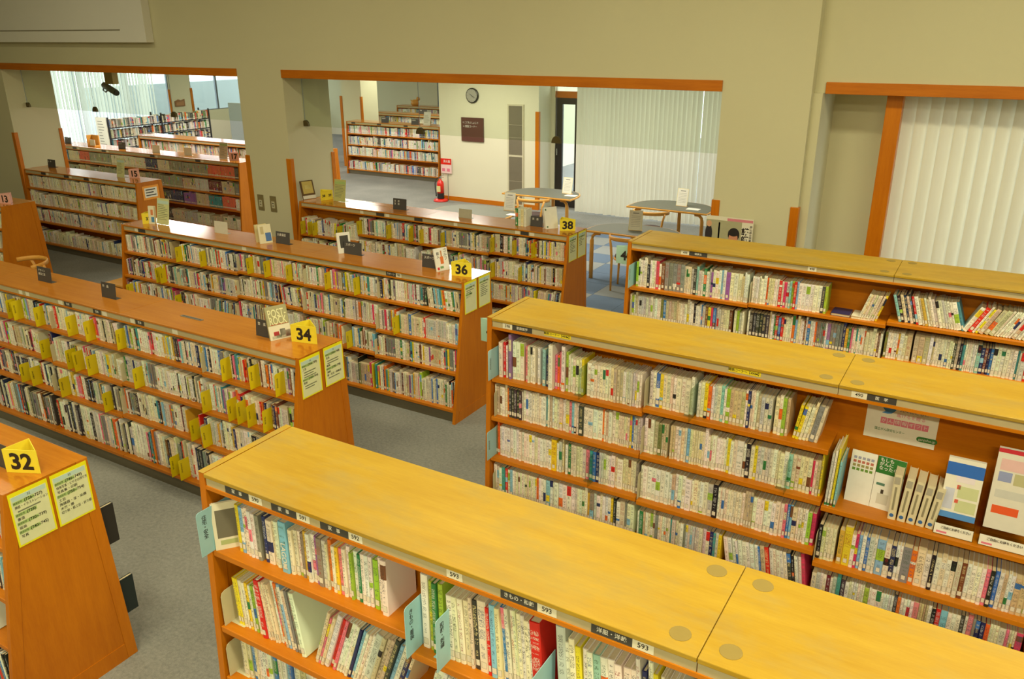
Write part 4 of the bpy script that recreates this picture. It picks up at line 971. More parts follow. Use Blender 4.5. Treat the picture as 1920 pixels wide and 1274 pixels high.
# ------------------------------------------------------------------ books and things standing on the low cases
def display(pos, right, w_, h, th, tilt, mat, label, group='books displayed on the low bookcases', prints=()):
    pos = V(pos); r = V((right[0], right[1], 0)).normalized(); n = r.cross(V((0, 0, 1)))
    u = (V((0, 0, 1)) - n * math.tan(math.radians(tilt))).normalized(); n = r.cross(u)
    t = thing('book', label, 'book', tuple(pos), group)
    c = MB(); c.par(pos, r * w_, -n * 0.0022, u * h); c.par(pos - n * (th - 0.0022), r * w_, -n * 0.0022, u * h); c.par(pos - n * 0.0022, r * 0.0022, -n * (th - 0.0044), u * h)
    cv = c.build('cover', mat, t)
    MB().par(pos - n * 0.0023 + r * 0.0024 + u * 0.003, r * (w_ - 0.006), -n * (th - 0.0046), u * (h - 0.006)).build('page_block', PAPER, t)
    for (a, b, c0, c1, col) in prints:
        k = 'print_%d_%d_%d' % col
        MB().par(pos + r * w_ * a + u * h * c0 + n * 0.0001, r * w_ * (b - a), n * 0.0004, u * h * (c1 - c0)).build('cover_print', plain(k, rgb(*col), 0.4), cv)
    return t, cv, pos, r, u, n
cov = plain('sage_cover', rgb(168, 164, 122), 0.4); cream = plain('cream_cover', rgb(232, 224, 190), 0.4); wht = plain('white_cover', rgb(238, 236, 224), 0.35)
t, cv, p, r, u, n = display((-4.157, 3.72, ZL), (0.36, 0.93), 0.155, 0.235, 0.018, 14, cov, 'upright sage green book titled Post-Rock by the yellow 34 sign', prints=((0, 1, 0.0, 0.42, (226, 220, 196)), (0.1, 1, 0.03, 0.12, (92, 44, 36)), (0.2, 0.45, 0.12, 0.24, (196, 50, 56)), (0.5, 0.75, 0.1, 0.3, (52, 60, 44)), (0.75, 1, 0.05, 0.24, (140, 60, 60)), (0.3, 0.55, 0.06, 0.14, (110, 150, 110)), (0.1, 0.95, 0.44, 0.46, (180, 70, 50))))
PI = plain('pale_title', rgb(232, 230, 180), 0.5)
text('POST-', 0.078, PI, cv, p + r * 0.078 + u * 0.182 + n * 0.0004, r, u, width=0.13, bold=0.01); text('ROCK', 0.078, PI, cv, p + r * 0.078 + u * 0.13 + n * 0.0004, r, u, width=0.125, bold=0.01)
t, cv, p, r, u, n = display((-4.19, 5.74, ZL), (0.36, 0.93), 0.14, 0.205, 0.014, 14, wht, 'white sports paperback with an orange figure beside the 36 sign', prints=((0.38, 0.62, 0.3, 0.62, (222, 120, 50)), (0.45, 0.56, 0.62, 0.88, (196, 140, 92)), (0.08, 0.24, 0.05, 0.17, (214, 50, 60)), (0.3, 0.55, 0.1, 0.2, (120, 160, 100))))
text('ゴ\nル\nフ', 0.036, INK, cv, p + r * 0.112 + u * 0.14 + n * 0.0004, r, u, bold=0.01); text('超\n入', 0.03, INK, cv, p + r * 0.034 + u * 0.14 + n * 0.0004, r, u, bold=0.01)
display((-5.39, 5.79, ZL), (0.5, 0.86), 0.13, 0.2, 0.02, 12, wht, 'white book with a dark cover picture behind a sports plate', prints=((0.2, 0.85, 0.25, 0.85, (60, 58, 52)),))
display((-6.35, 5.69, ZL), (0.4, 0.9), 0.13, 0.19, 0.02, 10, cream, 'cream book with a blue corner on bookcase 36', prints=((0.5, 0.95, 0.1, 0.55, (80, 120, 180)), (0.15, 0.4, 0.5, 0.9, (200, 186, 140))))
display((-6.43, 5.72, ZL), (0.4, 0.9), 0.12, 0.18, 0.024, 10, plain('straw_cover', rgb(222, 206, 150), 0.4), 'straw coloured book behind the blue cornered one')
display((-8.165, 5.745, ZL), (0.95, 0.3), 0.075, 0.2, 0.03, 6, cream, 'cream picture book between yellow sign and green notice sheet', prints=((0.45, 0.95, 0.1, 0.4, (84, 140, 180)), (0.4, 0.8, 0.5, 0.8, (214, 130, 80))))
display((-4.16, 7.72, ZL), (0.62, 0.78), 0.15, 0.235, 0.05, 16, wht, 'thick white book leaning left of the yellow 38 sign', prints=((0.1, 0.22, 0.06, 0.13, (70, 110, 70)), (0.08, 0.18, 0.84, 0.93, (70, 110, 70))))
for k, (x, col, nm) in enumerate(((-4.545, 'green', 'green spined book, leftmost of four upright ones on bookcase 38'), (-4.51, 'ivory', 'ivory book right of the green one on bookcase 38'), (-4.475, 'cream', 'cream book, third of four upright ones on bookcase 38'), (-4.44, 'white', 'white book, rightmost of four upright ones on bookcase 38'))):
    b = mkbook(random.Random(k), PR, 0.032, 0.19, 0.13, col); b.update(x=x, z=ZL, y=7.72, lean=0.0); single(b, nm, 'books displayed on the low bookcases')
display((-7.66, 7.66, ZL), (0.3, 0.95), 0.18, 0.24, 0.02, 16, plain('dark_gold_cover', rgb(96, 70, 36), 0.4), 'book with a golden cover at left end of bookcase 38', prints=((0.1, 0.9, 0.3, 0.95, (196, 176, 96)), (0.0, 1.0, 0.02, 0.2, (222, 220, 206)), (0.3, 0.7, 0.55, 0.75, (226, 210, 130))))
t = thing('slot_cover', 'narrow grey slot strip let into the top of bookcase 34', 'slot cover', (-5.05, 3.78, ZL), None)
MB().box(-5.16, -4.93, 3.765, 3.795, ZL - 0.0005, ZL + 0.003).build('frame', plain('grey_slot', rgb(140, 132, 116), 0.4, 0.4), t)
MB().box(-5.15, -4.94, 3.777, 3.783, ZL + 0.003, ZL + 0.0034).build('slot', BLACK, t)
t = thing('wooden_box', 'small wooden display box on bookcase 17', 'box', (-15.1, 9.7, ZL), None)
MB().box(-15.22, -15.0, 9.66, 9.78, ZL, ZL + 0.02).box(-15.22, -15.2, 9.66, 9.78, ZL + 0.02, ZL + 0.2).box(-15.2, -15.0, 9.76, 9.78, ZL + 0.02, ZL + 0.2).build('box_body', BENT, t)
MB().box(-15.1, -14.95, 9.64, 9.65, ZL + 0.02, ZL + 0.13).build('card', WHITE, t)
# covers sticking out behind case 32, photo book on the nearest case
for k, (y0, z0, z1) in enumerate(((2.0, 0.70, 0.93), (2.03, 0.24, 0.46))):
    b = mkbook(random.Random(k), PD, 0.02, z1 - z0, 0.19, 'black'); b.update(x=-3.775, z=z0, y=y0 - 0.03, lean=0.0)
    single(b, ('upper' if k == 0 else 'lower') + ' black folder sticking out behind bookcase 32', 'folders behind bookcase 32')
display((-2.222, R1.fy(1.49) + 0.005, 1.4905), (0.62, 0.78), 0.1, 0.185, 0.012, 5, plain('ivory_cover', rgb(226, 218, 190), 0.4), 'ivory book with a grey photograph turned outwards on shelf 590', group=GR1, prints=((0.12, 0.95, 0.25, 0.85, (112, 106, 88)), (0.2, 0.8, 0.1, 0.2, (170, 180, 120))))
for b in R1A:
    if abs(b['w'] - 0.034) < 1e-6:
        tgt = [o for o in bpy.data.objects if o.name.startswith('book') and o.parent is None and o.type == 'EMPTY' and abs(o.location.x - (b['x'] + 0.017)) < 1e-4 and abs(o.location.z - 1.49) < 1e-3]
        if tgt: text('LAGON', 0.03, WINK, [c for c in tgt[0].children if c.name.startswith('cover')][0], (b['x'] + 0.017, b['y'] - 0.0005, 1.56), (0, 0, -1), (1, 0, 0), bold=0.02)

# ------------------------------------------------------------------ leaflet display of the tall case marked 490
zb = 1.2
t = thing('poster', 'white poster with pink squares and a blue bird behind the leaflets', 'poster', (-0.2, 3.777, 1.48), None)
yp = R2.yf + R2.D / 2 - 0.0105
ps = MB().box(-0.345, -0.048, yp - 0.001, yp, 1.494, 1.71).build('paper', WHITE, t)
pk = plain('pink_print', rgb(222, 120, 140), 0.5); gp = plain('green_print', rgb(52, 120, 50), 0.5); bp_ = plain('blue_print', rgb(70, 140, 206), 0.5)
for i, ch in enumerate('がん情報ギフト'):
    x0 = -0.282 + i * 0.0286
    q = MB().box(x0, x0 + 0.0265, yp - 0.0016, yp - 0.001, 1.574, 1.604).build('pink_square', pk, t); text(ch, 0.022, WINK, q, (x0 + 0.0132, yp - 0.0016, 1.589), (1, 0, 0), (0, 0, 1))
text('届けるを贈る', 0.02, pk, ps, (-0.16, yp - 0.001, 1.625), (1, 0, 0), (0, 0, 1)); text('人々にともに', 0.02, plain('brown_print', rgb(130, 100, 90), 0.5), ps, (-0.15, yp - 0.001, 1.652), (1, 0, 0), (0, 0, 1))
text('国立がん研究センター', 0.0155, gp, ps, (-0.302, yp - 0.001, 1.543), (1, 0, 0), (0, 0, 1), align='LEFT', width=0.125, bold=0.01)
pts = [(-0.127 + 0.045 + (0.03 if k < 11 else -0.03) + 0.0125 * math.sin(math.pi * (k if k < 11 else k - 1) / 10), yp - 0.001, 1.532 + 0.0125 * math.cos(math.pi * (k if k < 11 else k - 1) / 10)) for k in range(22)]
q = MB().prism(pts, (0, -0.0006, 0)).build('green_badge', gp, t); text('ganjoho.jp', 0.017, WINK, q, (-0.082, yp - 0.0017, 1.532), (1, 0, 0), (0, 0, 1), width=0.07)
bird = [(-0.285, 1.66), (-0.272, 1.655), (-0.262, 1.664), (-0.245, 1.662), (-0.232, 1.652), (-0.224, 1.65), (-0.23, 1.64), (-0.242, 1.628), (-0.26, 1.624), (-0.282, 1.626), (-0.268, 1.635), (-0.276, 1.645)]
MB().prism([(a, yp - 0.001, b) for a, b in bird], (0, -0.0005, 0)).build('bird_emblem', bp_, t)
# open booklet
t, cv, p, r, u, n = display((-0.373, 3.665, zb), (1, -0.06), 0.11, 0.25, 0.006, 9, wht, 'white booklet with coloured squares left of the binders', 'display items below label 490', prints=tuple((0.1 + 0.17 * i, 0.22 + 0.17 * i, 0.62 + 0.075 * j, 0.67 + 0.075 * j, ((110, 150, 60), (160, 150, 90), (190, 110, 90), (160, 160, 180))[j]) for i in range(5) for j in range(4)))
t, cv, p, r, u, n = display((-0.262, 3.66, zb), (1, -0.1), 0.12, 0.25, 0.006, 9, wht, 'white and green booklet with a small figure left of the binders', 'display items below label 490', prints=((0, 1, 0.68, 1.0, (48, 116, 48)), (0.2, 0.6, 0.1, 0.3, (210, 206, 190)), (0.3, 0.4, 0.3, 0.38, (70, 60, 50)), (0.1, 0.4, 0.45, 0.5, (90, 130, 110))))
text('もしも\nがんに\nなったら', 0.02, WINK, cv, p + r * 0.01 + u * 0.215 + n * 0.0006, r, u, bold=0.015, align='LEFT')
for k in range(5):
    x = -0.175 + k * 0.0385
    b = mkbook(random.Random(70 + k), PR, 0.033, 0.225 - 0.006 * k, 0.13, 'ivory'); b.update(x=x, z=zb, y=3.592, lean=2.5 + k * 0.8 if k else 0.0)
    p0 = place(b, (0.015, 0, 0)); tt = thing('ring_binder', 'cream ring binder, %s from left below label 490' % ORD[k + 1], 'binder', p0, 'cream ring binders below label 490')
    kk = Books(); kk.cover(b); kk.build('cover', plain('binder_cream', rgb(226, 216, 178), 0.4), tt)
    kk = Books(); kk.pages(b); kk.build('page_block', PAPER, tt)
    a = math.radians(b['lean']); c0 = place(b, (0.015, -0.0005, 0.022))
    MB().lathe(c0, [(0.009, 0), (0.009, 0.0008)], 14, (0, -1, 0)).build('blue_sticker', plain('blue_sticker', rgb(60, 110, 170), 0.4), tt)
    q0 = place(b, (0.004, -0.001, b['h'] - 0.045)); q1 = place(b, (0.026, -0.001, b['h'] - 0.045)); q2 = place(b, (0.004, -0.001, b['h'] - 0.01))
    MB().par(q0, V(q1) - V(q0), (0, -0.0006, 0), V(q2) - V(q0)).build('grey_label', plain('grey_label', rgb(176, 170, 150), 0.5), tt)
    q0 = place(b, (0.011, -0.001, 0.05)); q1 = place(b, (0.019, -0.001, 0.05)); q2 = place(b, (0.011, -0.001, b['h'] - 0.06))
    MB().par(q0, V(q1) - V(q0), (0, -0.0006, 0), V(q2) - V(q0)).build('title_strip', plain('title_strip', rgb(150, 142, 112), 0.6), tt)
def holder(x0, x1, label, leaflabel, leaf, hh, prints):
    y0 = 3.572
    t = thing('leaflet_holder', label, 'holder', ((x0 + x1) / 2, y0, zb), 'clear leaflet holders below label 490')
    MB().par((x0, y0, zb + 0.002), (x1 - x0, 0, 0), (0, 0.002, 0), (0, 0.012, 0.06)).build('front_panel', ACRYL, t)
    MB().par((x0, y0 + 0.05, zb + 0.002), (x1 - x0, 0, 0), (0, 0.002, 0), (0, 0.05, 0.3)).build('back_panel', ACRYL, t)
    for xx in (x0, x1 - 0.002): MB().prism([(xx, y0, zb + 0.002), (xx, y0 + 0.052, zb + 0.002), (xx, y0 + 0.1, zb + 0.29), (xx, y0 + 0.075, zb + 0.27)], (0.002, 0, 0)).build('side_panel', ACRYL, t)
    MB().box(x0, x1, y0, y0 + 0.052, zb, zb + 0.002).build('base', ACRYL, t)
    q = MB().par((x0 + 0.002, y0 - 0.0012, zb + 0.004), (x1 - x0 - 0.004, 0, 0), (0, 0.001, 0), (0, 0.009, 0.045)).build('card', WHITE, t)
    text('ご自由にお持ちください', 0.0135, INK, q, ((x0 + x1) / 2 + 0.008, y0 + 0.004, zb + 0.036), (1, 0, 0), (0, 0.2, 1), width=(x1 - x0) * 0.75, bold=0.015, proud=0.003)
    MB().par((x0 + 0.012, y0 - 0.0005, zb + 0.01), (0.04, 0, 0), (0, 0.0008, 0), (0, 0.0015, 0.008)).build('red_print', pk, q)
    z0 = zb + 0.075
    t = thing('leaflet_stack', leaflabel, 'leaflets', ((x0 + x1) / 2, y0 + 0.03, z0), 'leaflets below label 490')
    s0 = MB().par((x0 + 0.006, y0 + 0.03, z0), (x1 - x0 - 0.012, 0, 0), (0, 0.018, 0), (0, 0.038, hh)).build('sheets', leaf, t)
    for a, b, c, d_, col in prints:
        w0 = x1 - x0 - 0.012
        MB().par((x0 + 0.006 + w0 * a, y0 + 0.0295 + 0.038 * c, z0 + hh * c), (w0 * (b - a), 0, 0), (0, 0.0005, 0), (0, 0.038 * (d_ - c), hh * (d_ - c))).build('printed_area', plain('print_%d_%d_%d' % col, rgb(*col), 0.4), s0)
holder(0.012, 0.165, 'clear acrylic leaflet holder right of the cream binders', 'blue and white leaflets in the acrylic holder', WHITE, 0.27, ((0, 1, 0.72, 0.93, (52, 110, 196)), (0, 1, 0, 0.1, (90, 150, 216)), (0.4, 0.95, 0.36, 0.56, (206, 212, 160)), (0.4, 0.95, 0.13, 0.32, (206, 212, 160)), (0.36, 0.46, 0.5, 0.57, (222, 100, 80)), (0.36, 0.46, 0.27, 0.33, (222, 100, 80)), (0.06, 0.32, 0.15, 0.5, (206, 210, 226)), (0.3, 0.8, 0.62, 0.72, (236, 226, 230))))
holder(0.185, 0.36, 'clear acrylic leaflet holder at the right picture edge', 'red framed magazines in the rightmost acrylic holder', plain('pale_leaflet', rgb(226, 222, 206), 0.4), 0.36, ((0, 1, 0.95, 1.0, (200, 50, 60)), (0.1, 1, 0.74, 0.88, (230, 190, 186)), (0.1, 0.4, 0.6, 0.72, (150, 160, 200)), (0.45, 1, 0.58, 0.72, (190, 186, 140)), (0.1, 0.7, 0.2, 0.3, (232, 96, 48)), (0.1, 0.9, 0.4, 0.5, (206, 206, 196))))
# folders at the left side of the display
for k, (x, col, hh, nm) in enumerate(((-0.436, 'pale grey', 0.27, 'grey folder left of the open display'), (-0.424, 'white', 0.285, 'white folder left of the open display'), (-0.411, 'yellow', 0.3, 'yellow folder left of the open display'), (-0.398, 'sky blue', 0.235, 'light blue folder facing the open display'))):
    b = mkbook(random.Random(80 + k), PR, 0.01, hh, 0.17, col); b.update(x=x - 0.008, z=zb, y=R2.fy(zb) + 0.02, lean=1.5, sd=0.001)
    single(b, nm, 'folders left of the display')
# ------------------------------------------------------------------ reading tables and chairs
TTOP = plain('grey_green_linoleum', rgb(98, 98, 82), 0.5)
def dshape(cx, cy, hw, dp, inset=0.0, z=0.0, n=24):
    pts = [(cx - hw + inset, cy + inset, z), (cx + hw - inset, cy + inset, z)]
    for k in range(n + 1):
        a = math.pi * k / n
        c_, s_ = math.cos(a), math.sin(a)
        px = (hw - inset) * math.copysign(abs(c_) ** 0.75, c_); py = (dp - inset * 2 - 0.08) * abs(s_) ** 0.75
        pts.append((cx + px, cy + inset + 0.08 + py, z))
    return pts
def table(cx, cy, hw, dp, label):
    t = thing('reading_table', label, 'table', (cx, cy + dp / 2, 0), 'half round reading tables')
    MB().prism(dshape(cx, cy, hw, dp, 0.0, 0.672), (0, 0, 0.026)).build('table_edge', BENT, t, bevel=0.006)
    MB().prism(dshape(cx, cy, hw, dp, 0.022, 0.698), (0, 0, 0.003)).build('table_top', TTOP, t)
    for x, y in ((cx - hw + 0.1, cy + 0.07), (cx + hw - 0.1, cy + 0.07), (cx, cy + dp - 0.14)):
        s = -1 if x < cx - 0.05 else (1 if x > cx + 0.05 else 0)
        pts = [(x - s * 0.12, y, 0.655), (x - s * 0.05, y, 0.648), (x - s * 0.012, y, 0.61), (x, y, 0.55), (x, y, 0.0)]
        MB().tube(pts, 0.03, 8, ry=0.022).build('leg', BENT, t, smooth=True)
    return t
table(-6.66, 11.98, 0.66, 0.78, 'half round table right below the glazed door')
table(-4.36, 11.98, 0.66, 0.78, 'half round table in front of the blind gap')
table(-4.2, 10.12, 0.66, 0.7, 'half round table right of bookcase 38')
table(-6.85, 10.2, 0.66, 0.72, 'half round table just behind bookcase 38')
CUSH = plain('dark_cushion', rgb(70, 52, 46), 0.7)
def chair(cx, cy, rot, label, group='bentwood reading chairs', cush=CUSH):
    t = thing('reading_chair', label, 'chair', (cx, cy, 0), group)
    R = Matrix.Rotation(rot, 3, 'Z')
    def W(p): return V((cx, cy, 0)) + R @ V(p)
    MB().lathe((cx, cy, 0.40), [(0.19, 0), (0.205, 0.01), (0.205, 0.025), (0.19, 0.03)], 20).build('seat', BENT, t, smooth=True)
    MB().lathe((cx, cy, 0.43), [(0.18, 0), (0.19, 0.012), (0.185, 0.03), (0.15, 0.04)], 20).build('cushion', cush, t, smooth=True)
    for a in (40, 140):
        q = math.radians(a); MB().tube([W((0.2 * math.cos(q), 0.2 * math.sin(q), 0.41)), W((0.215 * math.cos(q), 0.215 * math.sin(q), 0.0))], [0.018, 0.014], 8).build('leg', BENT, t, smooth=True)
    for sx in (-1, 1):
        MB().tube([W((sx * 0.19, -0.2, 0.0)), W((sx * 0.195, -0.17, 0.42)), W((sx * 0.215, -0.15, 0.6)), W((sx * 0.24, -0.12, 0.70))], [0.014, 0.018, 0.017, 0.016], 8).build('leg', BENT, t, smooth=True)
    pts = [W((0.27 * math.cos(math.pi + math.pi * k / 12), 0.02 - 0.25 * math.sin(math.pi * k / 12), 0.70 + 0.012 * math.sin(math.pi * k / 12))) for k in range(13)]
    MB().tube(pts, 0.014, 8, ry=0.028).build('back_rail', BENT, t, smooth=True)
    return t
chair(-6.55, 11.72, 0.1, 'bentwood chair at the table below the glazed door')
chair(-4.5, 11.72, 0.15, 'bentwood chair with dark seat at table before the blind gap')
chair(-4.12, 10.0, 0.2, 'bentwood chair beside the teal sign with a 4')
chair(-9.85, 5.2, 2.9, 'bentwood chair near the end of bookcase 13')
t = thing('step_stool', 'wooden step stool beside the far end of bookcase 36', 'stool', (-8.98, 5.85, 0), None)
MB().box(-9.17, -8.78, 5.72, 6.0, 0.41, 0.435).build('seat', BENT, t, bevel=0.004)
for x in (-9.12, -8.86): MB().box(x, x + 0.03, 5.75, 5.97, 0, 0.41).build('leg', BENT, t)
MB().box(-9.09, -8.86, 5.84, 5.87, 0.12, 0.17).build('stretcher', BENT, t)
def tablesign(x, y, rot, label, h=0.27, w_=0.185):
    t = thing('table_notice', label, 'sign', (x, y, 0.7015), 'white notices on the reading tables')
    r = V((math.cos(rot), math.sin(rot), 0)); n = r.cross(V((0, 0, 1))); o = V((x, y, 0.7015)) - r * w_ / 2; u = V((0, 0, h)) - n * 0.05
    p = MB().par(o, r * w_, -n * 0.002, u).build('board', plain('cream_frame', rgb(240, 226, 170), 0.4), t)
    q = MB().par(o + r * 0.008 + u * 0.03 + n * 0.0004, r * (w_ - 0.016), -n * 0.0004, u * 0.94).build('paper', WHITE, t)
    for i in range(8):
        f = 0.8 - i * 0.085 if i else 0.84
        MB().par(o + r * (0.03 if i else 0.05) + u * f + n * 0.0008, r * w_ * (0.68 if i else 0.45), -n * 0.0004, u * (0.012 if i else 0.05)).build('printed_line', plain('grey_text', rgb(140, 138, 126), 0.6), q)
    MB().par(o + n * 0.002 + V((0, 0, 0)), r * w_, -n * 0.07, V((0, 0, 0.003))).build('foot', BENT, t)
tablesign(-6.42, 10.72, 0.1, 'white notice on the table just behind bookcase 38')
tablesign(-6.3, 12.42, -0.1, 'white notice on the table below the glazed door')
tablesign(-4.25, 12.36, -0.1, 'white notice on the table before the blind gap')
tablesign(-4.22, 10.42, 0.2, 'white notice on the table right of bookcase 38')
for k, (x, y, nm) in enumerate(((-6.2, 10.5, 'table just behind bookcase 38'), (-6.15, 12.3, 'table below the glazed door'), (-4.0, 12.22, 'table before the blind gap'))):
    tag(MB().box(x - 0.11, x + 0.09, y - 0.06, y + 0.08, 0.7012, 0.7024).build('paper_sheet', WHITE), 'loose white paper sheet on the ' + nm, 'paper', 'loose papers on the reading tables')

# ------------------------------------------------------------------ rear wall fittings
t = thing('wall_clock', 'round silver wall clock with dark rim', 'clock', (-9.2, YR, 2.12), None)
MB().lathe((-9.2, YR - 0.045, 2.12), [(0.128, 0), (0.143, 0.01), (0.143, 0.044)], 32, (0, 1, 0)).build('rim', plain('clock_rim', rgb(60, 58, 54), 0.35, 0.6), t, smooth=False)
MB().lathe((-9.2, YR - 0.0475, 2.12), [(0.122, 0.001), (0.122, 0.003)], 32, (0, 1, 0)).build('dial', plain('clock_dial', rgb(196, 196, 182), 0.3, 0.5), t)
for a, l, w_ in ((305, 0.07, 0.007), (118, 0.1, 0.005), (135, 0.1, 0.002)):
    q = math.radians(a); d = V((math.sin(q), 0, math.cos(q))); s = V((math.cos(q), 0, -math.sin(q)))
    MB().par(V((-9.2, YR - 0.052, 2.12)) - s * w_ / 2 - d * 0.02, s * w_, (0, 0.001, 0), d * l).build('hand', BLACK, t)
for k in range(12):
    q = math.radians(30 * k); d = V((math.sin(q), 0, math.cos(q))); s = V((math.cos(q), 0, -math.sin(q)))
    MB().par(V((-9.2, YR - 0.0485, 2.12)) + d * 0.1 - s * 0.002, s * 0.004, (0, 0.0008, 0), d * 0.014).build('hour_mark', BLACK, t)
t = thing('direction_sign', 'square dark brown direction sign on the rear wall', 'sign', (-9.21, YR, 1.236), None)
p = MB().box(-9.47, -8.95, YR - 0.035, YR, 1.236, 1.698).build('board', plain('brown_sign', rgb(92, 56, 46), 0.4), t, bevel=0.004)
text('↖ こどもとしょしつ', 0.052, WINK, p, (-9.43, YR - 0.036, 1.6), (1, 0, 0), (0, 0, 1), align='LEFT', width=0.36); text('→ 閲覧コーナー', 0.052, WINK, p, (-9.43, YR - 0.036, 1.525), (1, 0, 0), (0, 0, 1), align='LEFT', width=0.33)
t = thing('vent_grille', 'tall grey vent grille in the rear wall', 'vent', (-8.22, YR, 0.07), None)
VD = plain('vent_dark', rgb(70, 64, 54), 0.7); VM = plain('vent_bar', rgb(150, 140, 116), 0.5)
MB().box(-8.37, -8.07, YR - 0.008, YR, 0.07, 1.96).build('backing', VD, t)
for a, b, c, d in ((-8.4, -8.37, 0.04, 1.99), (-8.07, -8.04, 0.04, 1.99), (-8.37, -8.07, 0.04, 0.07), (-8.37, -8.07, 1.96, 1.99), (-8.37, -8.07, 1.0, 1.035)): MB().box(a, b, YR - 0.022, YR, c, d).build('frame', plain('vent_frame', rgb(200, 192, 160), 0.5), t)
mb = MB()
for k in range(25): mb.box(-8.366 + k * 0.012, -8.360 + k * 0.012, YR - 0.018, YR - 0.006, 0.07, 1.96)
o = mb.build('grille_bars', VM, t); o['kind'] = 'stuff'
for zz in (0.52, 1.36, 1.6): MB().box(-8.37, -8.07, YR - 0.02, YR - 0.016, zz, zz + 0.012).build('cross_bar', VM, t)
# fire extinguisher and its sign
ex, ey = -9.93, 13.83
t = thing('fire_extinguisher', 'red fire extinguisher on a round red stand', 'extinguisher', (ex, ey, 0), None)
MB().lathe((ex, ey, 0), [(0.15, 0), (0.155, 0.02), (0.12, 0.045), (0.085, 0.05)], 24).build('stand', RED, t, smooth=True)
MB().lathe((ex, ey, 0.05), [(0.06, 0), (0.072, 0.01), (0.072, 0.12)], 20).build('foot_band', BLACK, t)
MB().lathe((ex, ey, 0.17), [(0.073, 0), (0.073, 0.18), (0.06, 0.235), (0.025, 0.26), (0.022, 0.29)], 20).build('cylinder', RED, t, smooth=True)
MB().par((ex - 0.045, ey - 0.074, 0.2), (0.09, 0, 0), (0, 0.006, 0), (0, 0, 0.12)).build('data_label', plain('cream_label', rgb(226, 216, 150), 0.5), t)
MB().box(ex - 0.02, ex + 0.02, ey - 0.02, ey + 0.02, 0.46, 0.5).tube([(ex, ey, 0.5), (ex + 0.09, ey, 0.55)], 0.008, 6).tube([(ex, ey, 0.49), (ex + 0.09, ey, 0.5)], 0.007, 6).build('lever', CHROME, t)
MB().tube([(ex - 0.02, ey, 0.48), (ex - 0.09, ey - 0.01, 0.46), (ex - 0.12, ey - 0.02, 0.36), (ex - 0.11, ey - 0.03, 0.24), (ex - 0.085, ey - 0.04, 0.16), (ex - 0.08, ey - 0.05, 0.1)], 0.011, 8).build('hose', BLACK, t, smooth=True)
t = thing('extinguisher_sign', 'red and white sign above the fire extinguisher', 'sign', (ex + 0.07, ey + 0.12, 0), None)
MB().tube([(ex + 0.09, 13.98, 0.0), (ex + 0.09, 13.98, 0.62)], 0.008, 8).build('pole', CHROME, t)
MB().box(ex - 0.06, ex + 0.2, 13.955, 13.97, 0.56, 0.86).build('board', plain('sign_pink_white', rgb(240, 206, 200), 0.4), t)
p = MB().box(ex - 0.06, ex + 0.2, 13.951, 13.955, 0.74, 0.86).build('red_header', RED, t)
text('消火器', 0.06, WINK, p, (ex + 0.09, 13.951, 0.8), (1, 0, 0), (0, 0, 1), width=0.17, bold=0.01)
for xx in (0.0, 0.12): MB().box(ex + xx - 0.03, ex + xx + 0.04, 13.952, 13.955, 0.6, 0.66).build('red_mark', pk, t)
# wall sockets on the pier
for k, xx in enumerate((-8.4, -8.17)):
    t = thing('wall_socket', 'beige metal socket plate on the pier, %s one' % ('left' if k == 0 else 'right'), 'socket', (xx, YW, 1.07), 'socket plates on the pier')
    MB().box(xx - 0.055, xx + 0.055, YW - 0.008, YW - 0.0005, 1.06, 1.27).build('plate', plain('socket_plate', rgb(150, 140, 98), 0.35, 0.4), t, bevel=0.003)
    MB().box(xx - 0.027, xx + 0.027, YW - 0.012, YW - 0.008, 1.11, 1.2).build('insert', plain('socket_insert', rgb(196, 190, 156), 0.5), t)
    for zz in (1.135, 1.17): MB().box(xx - 0.012, xx + 0.012, YW - 0.0135, YW - 0.012, zz, zz + 0.01).build('slot', VD, t)
# poster stand behind the third tall case
t = thing('poster', 'poster of a dark haired lecturer leaning on the pier', 'poster', (-2.1, 7.5, 0), None)
px0, px1, pz0, pz1, py = -2.34, -1.895, 1.0, 1.635, 7.555
bd = MB().box(px0, px1, py, py + 0.01, pz0, pz1).build('board', plain('poster_white', rgb(226, 220, 196), 0.5), t)
MB().box(px0 + 0.1, px1 - 0.1, py + 0.012, py + 0.03, 0, 1.2).build('easel', BENT, t)
def pp(a, b, c, d, col, nm): return MB().box(px0 + a, px0 + b, py - 0.001, py, pz0 + c, pz0 + d).build(nm, plain('poster_%d_%d_%d' % col, rgb(*col), 0.5), bd)
pp(0.0, 0.34, 0.2, 0.6, (170, 166, 130), 'photo_background'); pp(0.2, 0.44, 0.6, 0.625, (214, 130, 140), 'pink_banner'); pp(0.12, 0.135, 0.3, 0.58, (120, 116, 96), 'photo_edge')
def blob(cx, cz, rx, rz, col, nm, off): MB().prism([(px0 + cx + rx * math.cos(2 * math.pi * k / 20), py - 0.001, pz0 + cz + rz * math.sin(2 * math.pi * k / 20)) for k in range(20)], (0, -off, 0)).build(nm, plain('poster_%d_%d_%d' % col, rgb(*col), 0.5), bd)
blob(0.27, 0.475, 0.055, 0.065, (34, 28, 26), 'printed_hair', 0.0008); blob(0.268, 0.44, 0.043, 0.052, (206, 140, 104), 'printed_face', 0.0014)
blob(0.268, 0.495, 0.05, 0.036, (34, 28, 26), 'printed_fringe', 0.002); blob(0.2, 0.33, 0.16, 0.07, (40, 36, 40), 'printed_suit', 0.0006); blob(0.03, 0.46, 0.035, 0.09, (40, 36, 40), 'printed_sleeve', 0.0006); blob(0.03, 0.56, 0.025, 0.03, (210, 160, 120), 'printed_hand', 0.0009)
for i, ch in enumerate('講師講'): text(ch, 0.07, INK, bd, (px0 + 0.375, py - 0.0005, pz0 + 0.51 - i * 0.075), (1, 0, 0), (0, 0, 1), bold=0.03)
